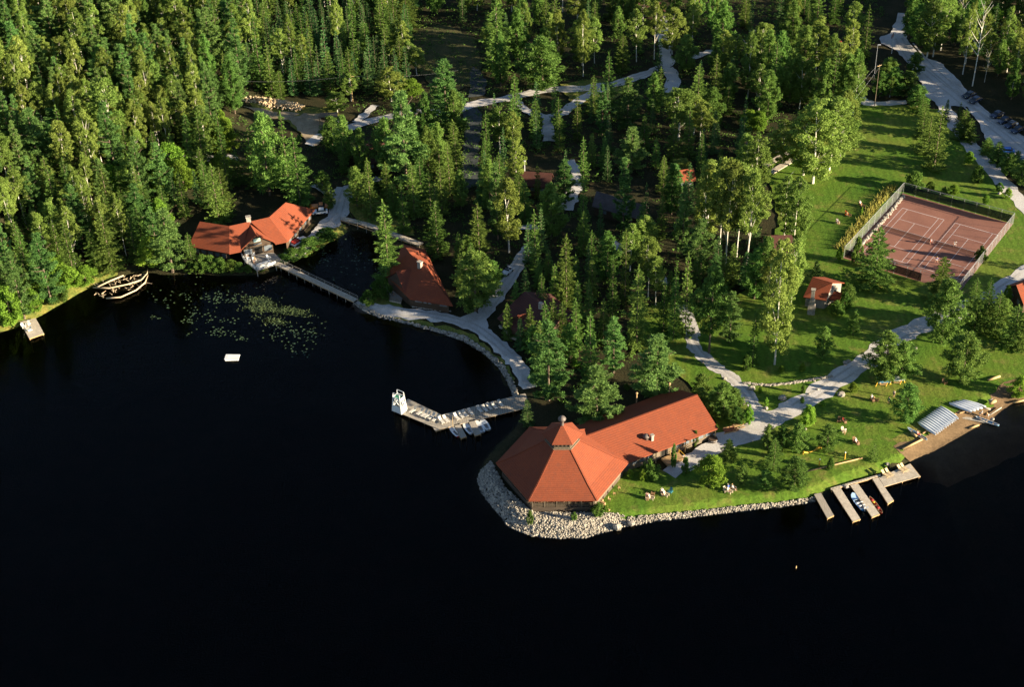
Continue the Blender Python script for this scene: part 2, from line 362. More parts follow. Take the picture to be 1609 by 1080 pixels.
ROADS = [pxpoly([(1400, 52), (1411, 20), (1421, 20), (1424, 60), (1445, 88), (1478, 98), (1505, 125), (1535, 160), (1565, 188), (1609, 215), (1750, 290), (1750, 370), (1609, 262), (1577, 242), (1552, 224), (1537, 192), (1520, 168), (1492, 166), (1470, 160), (1452, 150), (1448, 130), (1430, 105), (1408, 78), (1385, 68), (1382, 57)]),
 ribbon([(1478, 150), (1485, 172), (1500, 196), (1518, 220), (1542, 247), (1572, 282), (1609, 322), (1660, 372)], 4.2),
 ribbon([(1345, 158), (1380, 163), (1425, 160)], 2.8), ribbon([(1350, 130), (1352, 148), (1358, 162)], 2.5),
 ribbon([(690, 183), (740, 165), (800, 154), (850, 142), (910, 139), (965, 132), (1000, 121), (1035, 109), (1050, 97), (1045, 82), (1040, 20)], 3.8),
 ribbon([(962, 131), (925, 149), (900, 165), (884, 177), (868, 184), (862, 195), (863, 222)], 3.4), ribbon([(808, 154), (820, 168), (842, 180), (868, 184)], 2.6), ribbon([(1048, 106), (1058, 125), (1050, 145)], 4), ribbon([(1085, 92), (1105, 84), (1122, 79)], 2.6),
 ribbon([(893, 252), (903, 272), (904, 292), (896, 315), (888, 330)], 3.6), ribbon([(832, 388), (815, 415), (798, 442), (780, 468), (762, 492), (748, 508)], 3.4), ribbon([(808, 358), (845, 357)], 2.2),
 ribbon([(556, 469), (590, 483), (640, 491), (690, 498), (742, 512), (775, 535), (800, 558), (818, 580), (832, 610)], 3.3), pxpoly([(715, 502), (748, 490), (764, 500), (770, 532), (740, 520)]),
 ribbon([(440, 406), (462, 398), (484, 384), (502, 363), (520, 345)], 3.0), ribbon([(512, 356), (530, 338), (538, 312), (545, 294)], 5.0), ribbon([(495, 290), (520, 302), (545, 296), (572, 288), (595, 280)], 2.8),
 ribbon([(485, 228), (505, 213), (545, 202), (590, 188), (640, 178), (690, 172)], 3.2), ribbon([(560, 192), (575, 178), (590, 165)], 2.4),
 ribbon([(255, 277), (300, 272), (340, 263), (375, 256)], 3.0), ribbon([(-30, 362), (20, 360), (60, 354)], 3.5),
 ribbon([(952, 380), (965, 384), (985, 396)], 2.6), ribbon([(1038, 436), (1050, 448)], 2.0),
 ribbon([(1070, 480), (1085, 512), (1089, 540), (1105, 561), (1130, 580), (1155, 599), (1175, 621), (1190, 646), (1205, 660)], 3.0),
 ribbon([(1200, 664), (1240, 645), (1290, 614), (1340, 581), (1372, 560), (1410, 530), (1450, 512), (1500, 492), (1550, 470), (1609, 432), (1680, 400)], 5.0),
 pxpoly([(1186, 640), (1205, 650), (1270, 632), (1262, 650), (1222, 668), (1196, 690), (1150, 705), (1110, 722), (1060, 752), (1040, 740), (1075, 715), (1112, 695), (1125, 683), (1165, 670), (1180, 660)])]
sheet('gravel_road', ROADS, .045, M_gravel, 2.5, .32)
sheet('dirt_yard', [pxpoly([(452, 186), (480, 178), (512, 178), (538, 190), (548, 201), (518, 216), (492, 230), (476, 216)]), pxpoly([(385, 176), (430, 174), (470, 178), (455, 188), (410, 184)])], .034, mat('yard_dirt', (.36, .28, .19), (.26, .20, .13), .4, .95, .1, (3, .25)), 2.5, .5)
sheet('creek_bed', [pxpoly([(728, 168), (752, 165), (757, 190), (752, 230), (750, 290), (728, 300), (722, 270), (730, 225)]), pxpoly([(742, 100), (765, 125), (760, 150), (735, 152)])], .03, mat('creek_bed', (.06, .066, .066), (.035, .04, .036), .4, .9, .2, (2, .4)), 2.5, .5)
TR = []
for line, o_ in (([(1250, 641), (1290, 614), (1340, 581), (1372, 560), (1410, 530), (1450, 512), (1500, 492), (1550, 470), (1609, 432)], .95), ([(1412, 60), (1432, 92), (1468, 125), (1500, 150), (1535, 180), (1575, 212), (1609, 240)], 1.0), ([(1430, 68), (1462, 105), (1500, 138), (1540, 172), (1585, 204), (1640, 240)], .9), ([(1085, 512), (1089, 540), (1105, 561), (1130, 580), (1155, 599), (1175, 621), (1190, 646)], .7), ([(740, 165), (800, 154), (850, 142), (910, 139), (965, 132), (1000, 121), (1035, 109)], .8), ([(832, 388), (815, 415), (798, 442), (780, 468), (762, 492)], .75), ([(590, 483), (640, 491), (690, 498), (742, 512), (775, 535), (800, 558)], .75), ([(512, 356), (530, 338), (538, 312), (545, 294)], .8), ([(505, 213), (545, 202), (590, 188), (640, 178)], .75)):
    for s_ in (-1, 1): TR.append(track(line, .55, o_*s_))
sheet('wheel_tracks', TR, .062, mat('packed_gravel', (.42, .39, .36), (.37, .34, .31), .4, .95, .1, (3, .2)), 5, .07)
# ---------------------------------------------------------------- tennis court
CO = np.array([99.6187, 339.0320]); CY = -0.6119809; CU = np.array([math.cos(CY), math.sin(CY)]); CV = np.array([math.sin(CY), -math.cos(CY)])
def uv(u, v): return tuple(CO+CU*u+CV*v)
mb = MB(); mb.prism([uv(-2.8, -7), uv(26, -7), uv(26, 29.5), uv(-2.8, 29.5)], .9, 1.06); structure('tennis_court_floor', mb, M_court)
ln = MB()
def cline(u0, v0, u1, v1, w=.1):
    a, b = np.array(uv(u0, v0)), np.array(uv(u1, v1)); d = (b-a)/np.hypot(*(b-a)); n_ = np.array([-d[1], d[0]])*w/2; a, b = a-d*w/2, b+d*w/2
    ln.add([(*(a-n_), 1.068), (*(b-n_), 1.068), (*(b+n_), 1.068), (*(a+n_), 1.068)], [(0, 1, 2, 3)])
for g in (0, 13.83):
    cline(g, 0, g, 23.77); cline(g+10.97, 0, g+10.97, 23.77)
    cline(g+.15, 0, g+10.82, 0, .14); cline(g+.15, 23.77, g+10.82, 23.77, .14)
    for u in (1.37, 9.6): cline(g+u, .18, g+u, 23.59)
    for v in (5.485, 18.285): cline(g+1.52, v, g+9.45, v)
    cline(g+5.485, 5.64, g+5.485, 18.13)
structure('court_lines', ln, mat('court_paint', (.62, .53, .52), (.52, .43, .42), .6))
# ---------------------------------------------------------------- trees
def unit(v): return v/np.maximum(np.linalg.norm(v, axis=-1, keepdims=True), 1e-9)
def sprays(pos, dirs, length, width, tilt, g):
    """narrow triangles rooted at pos pointing along dirs"""
    n = len(pos); d = unit(dirs+g.normal(0, tilt, (n, 3)))
    s = unit(np.cross(d, unit(np.array([0, 0, 1.])+g.normal(0, .45, (n, 3)))))
    L = (length*g.uniform(.6, 1.3, n))[:, None]; W = (width*g.uniform(.6, 1.3, n))[:, None]
    return np.stack([pos-s*W/2, pos+s*W/2, pos+d*L], 1)
def leaves(pos, size, g):
    n = len(pos); a = unit(g.normal(0, 1, (n, 3))); b = unit(np.cross(a, g.normal(0, 1, (n, 3)))); s = (size*g.uniform(.6, 1.4, n))[:, None]
    return np.stack([pos-a*s*.5, pos+a*s*.5, pos+b*s*.9], 1)
def ball(n, g): return unit(g.normal(0, 1, (n, 3)))*(g.uniform(0, 1, n)**(1/2.2))[:, None]
def spruce(g, h, r, z0=.06, droop=.35, pw=.9, dense=1.0, spray=.5):
    P = []; D = []
    z = z0*h
    while z < h*.985:
        t = (z-z0*h)/(h-z0*h); rad = r*(1-t)**pw*g.uniform(.78, 1.12)+.12
        n = max(4, int(3.6+rad*1.35))
        for az in np.arange(n)*2*math.pi/n+g.uniform(0, 6.3):
            az += g.normal(0, .18); L = rad*g.uniform(.55, 1.25); m = int((5+L*8.5)*dense)
            s = g.uniform(.08, 1, m)**.75; u = np.array([math.cos(az), math.sin(az)]); v = np.array([-u[1], u[0]])
            lat = g.normal(0, .5, m)*.34*L*(1-s*.72)
            zz = z-droop*L*s+.28*L*s**3+g.normal(0, .06, m)+(1-t)*.0
            P.append(np.column_stack([u[0]*s*L+v[0]*lat, u[1]*s*L+v[1]*lat, zz]))
            D.append(np.column_stack([u[0]+v[0]*np.sign(lat)*.7, u[1]+v[1]*np.sign(lat)*.7, np.full(m, -.12)+.35*t])*np.ones((m, 1)))
        z += (.5+.022*h)*g.uniform(.7, 1.35)
    top = np.column_stack([g.normal(0, .05, 26), g.normal(0, .05, 26), g.uniform(h*.9, h, 26)]); P.append(top); D.append(np.tile([0, 0, 1.], (26, 1))+g.normal(0, .4, (26, 3)))
    return sprays(np.concatenate(P), np.concatenate(D), spray, spray*.52, .25, g)
def tufts(g, centres, rad, per, length, upw=.35, width=.26, sq=1.0):
    n = len(centres); c = np.repeat(centres, per, 0); d = unit(g.normal(0, 1, (n*per, 3))+np.array([0, 0, upw]))*np.array([1, 1, sq]); rr = np.repeat(rad*g.uniform(.7, 1.25, n), per)[:, None]
    return sprays(c+d*rr*g.uniform(.35, 1., (n*per, 1)), d, length, length*width*2, .35, g)
def white_pine(g, h, r, z0=.22):
    C = []
    z = z0*h
    while z < h*.97:
        t = (z/h-z0)/(1-z0); prof = min(1, .5+2.2*t)*(1-t)**.85*1.12+.07
        n = g.integers(4, 6)
        for az in np.arange(n)*2*math.pi/n+g.uniform(0, 6.3):
            az += g.normal(0, .25); L = r*prof*g.uniform(.55, 1.25); m = max(3, int(L*3.6))
            s = g.uniform(.3, 1, m); lat = g.normal(0, .17, m)*L*s
            C.append(np.column_stack([math.cos(az)*s*L-math.sin(az)*lat, math.sin(az)*s*L+math.cos(az)*lat, z+.32*L*s**1.5+g.normal(0, .1, m)]))
        z += 1.0+g.uniform(0, .7)
    C.append(np.array([[0, 0, h*.98], [.2, .1, h*.95], [-.2, -.1, h*.93]]))
    C = np.concatenate(C); return tufts(g, C, .52, 40, .42, .6, .25, .55)
def red_pine(g, h, r, z0=.2, n=95):
    C = []; z = z0*h; Rt = []
    while z < h*.96:
        t = (z/h-z0)/(1-z0); prof = min(1, .42+2.4*t)*(1-t)**.8*1.15+.07; k = int(g.integers(4, 7))
        for az in np.arange(k)*2*math.pi/k+g.uniform(0, 6.3):
            az += g.normal(0, .3); L = r*prof*g.uniform(.5, 1.3); m = max(2, int(1.2+L*1.5)); s = np.linspace(.42, 1, m)+g.normal(0, .06, m); lat = g.normal(0, .16, m)*L*s
            C.append(np.column_stack([math.cos(az)*s*L-math.sin(az)*lat, math.sin(az)*s*L+math.cos(az)*lat, z+.25*L*s**1.6+g.normal(0, .12, m)]))
        z += (.62+.02*h)*g.uniform(.75, 1.3)
    C.append(np.array([[0, 0, h*.97], [.15, .1, h*.92]])); C = np.concatenate(C)
    return tufts(g, C, .46, 56, .38, .55, .25, .75)
def broad(g, h, r, z0=.3, n=70, per=60, size=.3, lump=.75, gap=.0):
    t = g.uniform(0, 1, n*3); prof = np.sin(np.pi*np.clip(.08+.88*t, 0, 1))**.6*(1.12-.42*t); az = g.uniform(0, 6.3, n*3); lob = 1+.22*np.sin(az*2+g.uniform(0, 6))+.15*np.sin(az*3+t*7)
    k = r*prof*lob*g.uniform(.25, 1.0, n*3)**.6
    C = np.column_stack([np.cos(az)*k, np.sin(az)*k, h*(z0+(1-z0)*.94*t)])
    if gap: C = C[np.sin(C[:, 0]*1.7+C[:, 2]*1.1+g.uniform(0, 6))+np.sin(C[:, 1]*1.9+C[:, 2]*.7) > -gap]
    C = C[:n]; rad = lump*g.uniform(.6, 1.3, len(C))
    pos = np.repeat(C, per, 0)+ball(len(C)*per, g)*np.repeat(rad, per)[:, None]*np.array([1, 1, .72])
    return leaves(pos, size, g), C
def trunk_mb(h, r0, limbs=(), bend=0, g=None, top=.97):
    b = MB(); n = 7; ph = g.uniform(0, 6); pts = []
    for i in range(n):
        t = i/(n-1); pts.append((bend*math.sin(ph+t*2.2)*t, bend*math.cos(ph+t*1.7)*t, h*top*t-.3*(i == 0)))
    b.tube(pts, [r0*(1.25 if i == 0 else 1)*(1-.86*i/(n-1)) for i in range(n)], 6)
    for zt, end, rr in limbs:
        i = min(n-2, int(zt/(h*top)*(n-1))); u = zt/(h*top)*(n-1)-i; a, c = pts[i], pts[i+1]; s = tuple(a[k]+(c[k]-a[k])*u for k in range(3))
        mid = ((s[0]*.45+end[0]*.55), (s[1]*.45+end[1]*.55), s[2]*.4+end[2]*.6-.08*h*.2)
        b.tube([s, mid, end], [rr, rr*.7, rr*.25], 4)
    return b
L_spruce = leafmat('spruce_needles', (0.076, 0.147, 0.029), (0.142, 0.227, 0.048), .32)
L_fir = leafmat('fir_needles', (0.064, 0.143, 0.044), (0.117, 0.220, 0.071), .32)
L_pine = leafmat('white_pine_needles', (0.083, 0.172, 0.044), (0.153, 0.263, 0.071), .34)
L_red = leafmat('red_pine_needles', (0.084, 0.169, 0.034), (0.159, 0.257, 0.057), .33)
L_birch = leafmat('birch_leaves', (0.129, 0.201, 0.038), (0.215, 0.284, 0.065), .4, .5)
L_green = leafmat('broad_leaves', (0.116, 0.225, 0.027), (0.194, 0.323, 0.044), .4, .6)
L_bush = leafmat('bush_leaves', (0.057, 0.118, 0.023), (0.103, 0.181, 0.036), .33, .6)
L_dead = leafmat('dead_needles', (.20, .08, .025), (.30, .13, .045), .25)
L_autumn = leafmat('autumn_leaves', (.30, .06, .012), (.42, .15, .02), .35)
B_birch = mat('birch_bark', (.62, .57, .48), (.30, .26, .21), 1.2, .8, .2, stretch=(.6, .6, 3), lo=.5, hi=.72)
B_conifer = mat('conifer_bark', (.10, .075, .055), (.16, .12, .085), 1.5, .9, .1)
B_pale = mat('weathered_bark', (.34, .29, .23), (.22, .18, .14), 1.5, .9, .1)
PROTO = {}
def proto(kind, crown, trunk, h, r, lm, bm, names):
    PROTO.setdefault(kind, []).append((npmesh(names[1], crown, lm) if crown is not None else None, trunk.mesh(names[2], bm) if trunk else None, h, r, names[0]))
for i in range(5):
    g = np.random.default_rng(100+i); h, r = 15, 2.7; proto('S', spruce(g, h, r, .05, .38, [.85, .7, 1.0, .62, .9][i], 2.7, .42), trunk_mb(h, .2, (), .05, g), h, r, L_spruce, B_conifer, ('spruce_tree', 'crown', 'trunk'))
    g = np.random.default_rng(120+i); h, r = 13, 1.75; proto('F', spruce(g, h, r, .04, .12, [1.0, .85, 1.1, .9, 1.0][i], 2.8, .38), trunk_mb(h, .15, (), .03, g), h, r, L_fir, B_conifer, ('fir_tree', 'crown', 'trunk'))
    g = np.random.default_rng(140+i); h, r = 20, 4.6
    lim = [(z, (math.cos(a)*3.4, math.sin(a)*3.4, z+1.3), .08) for z, a in zip(np.linspace(6, 16, 9), g.uniform(0, 6.3, 9))]
    proto('P', white_pine(g, h, r, [.2, .07, .13, .08, .17][i]), trunk_mb(h, .3, lim, .15, g), h, r, L_pine, B_conifer, ('pine_tree', 'crown', 'trunk'))
    g = np.random.default_rng(160+i); h, r = 11, 3.4
    lim = [(z, (math.cos(a)*2.6, math.sin(a)*2.6, z+.9), .06) for z, a in zip(np.linspace(3.4, 8.5, 8), g.uniform(0, 6.3, 8))]
    proto('R', red_pine(g, h, r, [.2, .14, .24, .1, .2][i], [95, 120, 85, 125, 105][i]), trunk_mb(h, .2, lim, .1, g), h, r, L_red, B_conifer, ('red_pine', 'crown', 'trunk'))
for i in range(7):
    g = np.random.default_rng(180+i); h, r = 19, 3.3
    cr, C = broad(g, h, r, [.2, .4, .13, .3, .44, .12, .34][i], [150, 128, 165, 140, 118, 160, 150][i], 96, .25, .70, .6)
    lim = [(max(4.5, c[2]-2.8-1.5*g.uniform()), tuple(c*np.array([.8, .8, 1])), .055) for c in C[::14]]
    proto('B', cr, trunk_mb(h, .17, lim, .55, g, .9), h, r, L_birch, B_birch, ('birch_tree', 'crown', 'trunk'))
for i in range(3):
    g = np.random.default_rng(200+i); h, r = 7, 2.9; cr, C = broad(g, h, r, .1, 80, 140, .23, .72)
    proto('D', cr, trunk_mb(h, .14, [(c[2]*.5+.3, tuple(c), .04) for c in C[::8]], .15, g, .85), h, r, L_green, B_conifer, ('broadleaf_tree', 'crown', 'trunk'))
    g = np.random.default_rng(210+i); h, r = 3, 2.0; cr, C = broad(g, h, r, .05, 46, 120, .2, .55)
    proto('K', cr, trunk_mb(h, .07, [(.3, tuple(c), .03) for c in C[::5]], .1, g, .7), h, r, L_bush, B_conifer, ('shrub', 'foliage', 'stem'))
    g = np.random.default_rng(220+i); h, r = 17, 2.6
    tips = [(z, (math.cos(a)*(2.9-z*.08), math.sin(a)*(2.9-z*.08), z+2.6), .07) for z, a in zip(np.linspace(6, 15, 13), g.uniform(0, 6.3, 13))]
    cr, C = broad(g, h, r*.8, .35, 16, 22, .2, .7)
    proto('X', cr, trunk_mb(h, .14, tips, .5, g), h, r, L_birch, B_birch, ('bare_birch', 'crown', 'trunk'))
g = np.random.default_rng(230); proto('O', spruce(g, 12, 1.6, .1, .3, .8, 1.0), trunk_mb(12, .14, (), .03, g), 12, 1.6, L_dead, B_pale, ('dead_fir', 'crown', 'trunk'))
g = np.random.default_rng(231); cr, C = broad(g, 6, 2.2, .15, 34, 60, .25, .7); proto('A', cr, trunk_mb(6, .1, [(c[2]*.6, tuple(c), .03) for c in C[::8]], .1, g, .8), 6, 2.2, L_autumn, B_conifer, ('red_maple', 'crown', 'trunk'))
CATS = {'S': 'spruce', 'F': 'fir', 'P': 'pine', 'R': 'pine', 'B': 'birch', 'D': 'tree', 'K': 'shrub', 'X': 'birch', 'O': 'dead tree', 'A': 'maple'}
NTREE = [0]; TREE_XY = []
def tree(kind, x, y, h, r, label, group=None, var=None, z=1.0):
    ps = PROTO[kind]; cm, tm, h0, r0, nm = ps[(NTREE[0]*5+3) % len(ps) if var is None else var % len(ps)]; NTREE[0] += 1
    o = empty(nm, (x, y, z), label, CATS[kind], group, random.uniform(0, 6.28)); sx = r/r0; sz = h/h0; o.scale = (sx, sx, sz)
    for me_ in (tm, cm):
        if me_: c = bpy.data.objects.new(me_.name.split('.')[0], me_); col.objects.link(c); c.parent = o
    TREE_XY.append((x, y, r)); return o
GL = {}
def T(kind, bx, by, ty, w, label=None, group=None, var=None):
    p = atg(bx, by)
    for _ in range(12):
        if sdist(p[None, :2])[0] >= .9: break
        e = .3; gx = sdist(np.array([[p[0]+e, p[1]], [p[0]-e, p[1]], [p[0], p[1]+e], [p[0], p[1]-e]])); n_ = np.array([gx[0]-gx[1], gx[2]-gx[3]]); n_ = n_/max(np.hypot(*n_), 1e-6); p = p+np.array([n_[0]*.6, n_[1]*.6, 0])
    if sdist(p[None, :2])[0] < 3: p = np.array([p[0], p[1], float(terrain(p[None, :2])[0])-.05])
    h = height_to(bx, by, ty, 1, p); r = w/2/px_per_m(bx, by)
    label_, group_ = (label, group) if label else ZONE(kind, bx, by)
    return tree(kind, float(p[0]), float(p[1]), h, r, label_, group_, var, float(p[2]))
KN = {'S': 'dark green spruce', 'F': 'slim blue-green fir', 'P': 'layered white pine', 'R': 'tufted rounded pine', 'B': 'pale-stemmed yellow-green birch', 'D': 'bright green broadleaf tree', 'K': 'low dark shrub', 'X': 'nearly bare white-stemmed birch', 'A': 'red-leaved maple'}
def ZONE(k, x, y):
    if x < 400 and y < 300: z, g_ = 'in the dense sunlit forest above the left shore', 'forest above the left shore'
    elif x < 270: z, g_ = 'on the wooded left shore near the small platform', 'left shore wood'
    elif x < 660 and y < 172: z, g_ = 'in the conifer stand behind the stone heap', 'conifer stand'
    elif x < 520: z, g_ = 'behind the winged red-roofed lodge', 'trees behind the winged lodge'
    elif x > 1400 and y < 240: z, g_ = 'in the shaded wood beside the gravel car park', 'car park wood'
    elif y < 135: z, g_ = 'in the dark wood beyond the upper gravel road', 'wood beyond the upper road'
    elif x > 1190 and y < 230: z, g_ = 'in the wood edging the top of the long lawn', 'wood at the top of the lawn'
    elif x > 1240: z, g_ = 'around the tennis court and small cabin', 'trees round the court'
    elif y > 560: z, g_ = 'in the planting beside the dining lodge', 'planting by the dining lodge'
    elif x > 900: z, g_ = 'in the shaded grove between the cottages and long lawn', 'grove by the lawn'
    else: z, g_ = 'in the shaded wood around the brown cottages', 'wood round the cottages'
    return KN[k]+' '+z, KN[k]+'s, '+g_
# explicit trees: kind, base x, base y, top y, crown width (all measured on the photograph's ground)
for a in [
 ('S',1372,448,358,66,'broad two-toned spruce standing against the lower left corner of the tennis court'),('S',1474,476,404,50,'dark pointed spruce overlapping the bottom fence of the tennis court'),
 ('R',1478,540,440,68,'big full pine with pale trunks below the tennis court beside the gravel path'),('R',1388,600,522,62,'larger rounded pine of the pair over the yellow swing benches'),('R',1415,598,538,52,'smaller right-hand pine of the pair over the yellow swing benches'),
 ('R',1510,600,524,68,'lone round pine on the lawn between the beach and the court'),('R',1422,664,604,50,'round pine on the lawn just behind the long canoe row'),
 ('S',1528,490,438,34,'slim spruce at the lower right corner of the court fence'),('D',1580,478,448,16,'small yellow-green sapling by the dark gable of the right-edge cabin'),
 ('S',1467,266,168,44,'tall columnar spruce alone on the grass between court and car park'),('F',1485,190,156,15,'narrow pointed fir where the path leaves the car park'),
 ('B',1277,288,152,78,'big twin-stemmed birch on the long lawn, white trunks leaning apart',None,2),('B',1232,371,276,46,'birch leaning right beside the big red-roof edge on the long lawn',None,4),('B',1247,392,274,48,'slim birch nearest the orange lawn chair'),
 ('B',1217,573,366,62,'tallest birch with bright white trunk foot on the lawn left of the cabin',None,5),('S',1182,572,488,22,'slim dark spruce just left of the tallest birch'),
 ('R',1292,562,514,30,'little open-crowned pine on the lawn below the stone-chimney cabin'),('R',1340,526,486,24,'young pine right of the stone-chimney cabin'),('P',1280,444,410,22,'young pine behind the roof of the stone-chimney cabin'),
 ('B',1172,425,264,58,'birch with clear white trunk amid the tall clump left of the lawn',None,1),('P',1100,430,344,56,'flat-topped blue-green pine left of the tall birch clump'),('R',1114,555,418,58,'tall straight pine beside the bend of the gravel path',None,2),('P',1146,538,458,44,'blue-green pine right of the gravel path bend'),
 ('S',1076,528,396,32,'tall thin spruce at the shaded end of the gravel path'),('S',890,482,368,42,'spruce with sunlit tip right of the jeep lane'),('S',1000,548,416,46,'tall ragged spruce behind the big sunlit pine by the lodge hall'),('S',927,602,490,38,'narrow yellowish spruce left of the round blue pine'),
 ('P',964,585,498,46,'round blue-green pine behind the lodge between two spruces'),('P',1030,625,528,84,'largest sunlit pine directly behind the dining hall roof'),('P',937,668,576,84,'big bushy pine behind the cupola of the dining lodge'),('S',858,560,474,32,'yellowish spruce top above the pine by the shore path'),
 ('P',862,628,506,78,'tall pine between shore path and dining lodge'),('F',829,668,628,24,'small sunlit tree at the shore end of the long sunning dock'),
 ('R',852,142,58,76,'great round pine on the far side of the upper gravel road'),('P',986,205,122,52,'flat-tiered pine on the near side of the upper road'),('S',1095,188,100,40,'sharp spruce right of the upper road junction'),
 ('S',604,441,314,52,'tall spruce between the pond and the chimneyed cottage'),('S',688,402,318,42,'pointed spruce behind the chimneyed cottage'),('S',754,424,320,50,'neat tiered spruce left of the jeep lane'),('R',748,488,396,74,'big bushy pine right of the chimneyed cottage roof'),
 ('B',800,396,274,54,'rounded yellow birch with blue-white trunk above the jeep lane'),('R',866,374,288,50,'dense olive pine right of the yellow birch'),('P',888,320,250,42,'light green pine beside the curved blue path'),
 ('P',640,298,142,78,'huge layered pine above the brown shed roof'),('P',702,214,94,74,'broad tall pine at the near end of the upper road'),('R',424,306,176,60,'tall full pine behind the right wing of the winged lodge'),('S',472,322,210,54,'broad spruce next to the orange truck'),
 ('S',345,352,256,44,'bluish spruce rising directly behind the winged lodge'),('P',268,430,328,68,'bright bushy pine at the left end of the winged lodge'),('S',300,429,366,28,'small bright spruce in front of the winged lodge, left part'),
 ('P',86,478,366,56,'white pine on the shore with bare lower trunk, right of the sun platform'),('P',38,498,396,48,'white pine directly above the sun platform'),('S',176,424,334,48,'dark spruce leaning over the driftwood crib'),('S',215,412,330,30,'slim spruce between driftwood crib and lodge pine'),
 ('D',1116,764,716,46,'bright yellow-green bush-shaped tree below the paved terrace'),('S',1215,736,690,32,'dark cone-shaped spruce in the planting near the docks'),('R',1247,770,720,50,'bluish bushy pine nearest the docks'),('R',1252,708,668,38,'rounded pine left of the yellow hammock'),('R',1299,708,668,34,'rounded pine at the right end of the yellow hammock'),
 ('D',1269,668,638,28,'bright little tree beside the path junction'),('S',1144,722,690,28,'small spruce at the edge of the paved terrace'),('S',1372,724,698,17,'tiny lone conifer on the lawn above the dock loungers'),
 ('O',221,98,52,17,'rust-brown dead fir in the dense forest'),('B',181,250,118,58,'tall birch with long bright white trunk in the forest above the left shore',None,3),
 ('X',1528,134,-4,36,'bare white birch snag with a forked top beside the car park',None,0),('B',1338,78,0,34,'single birch with white trunk left of the flag pole'),('A',6,405,368,24,'red-leaved maple at the left edge of the picture'),('A',152,352,328,16,'small orange-red maple among the shore spruces')]: T(*a)
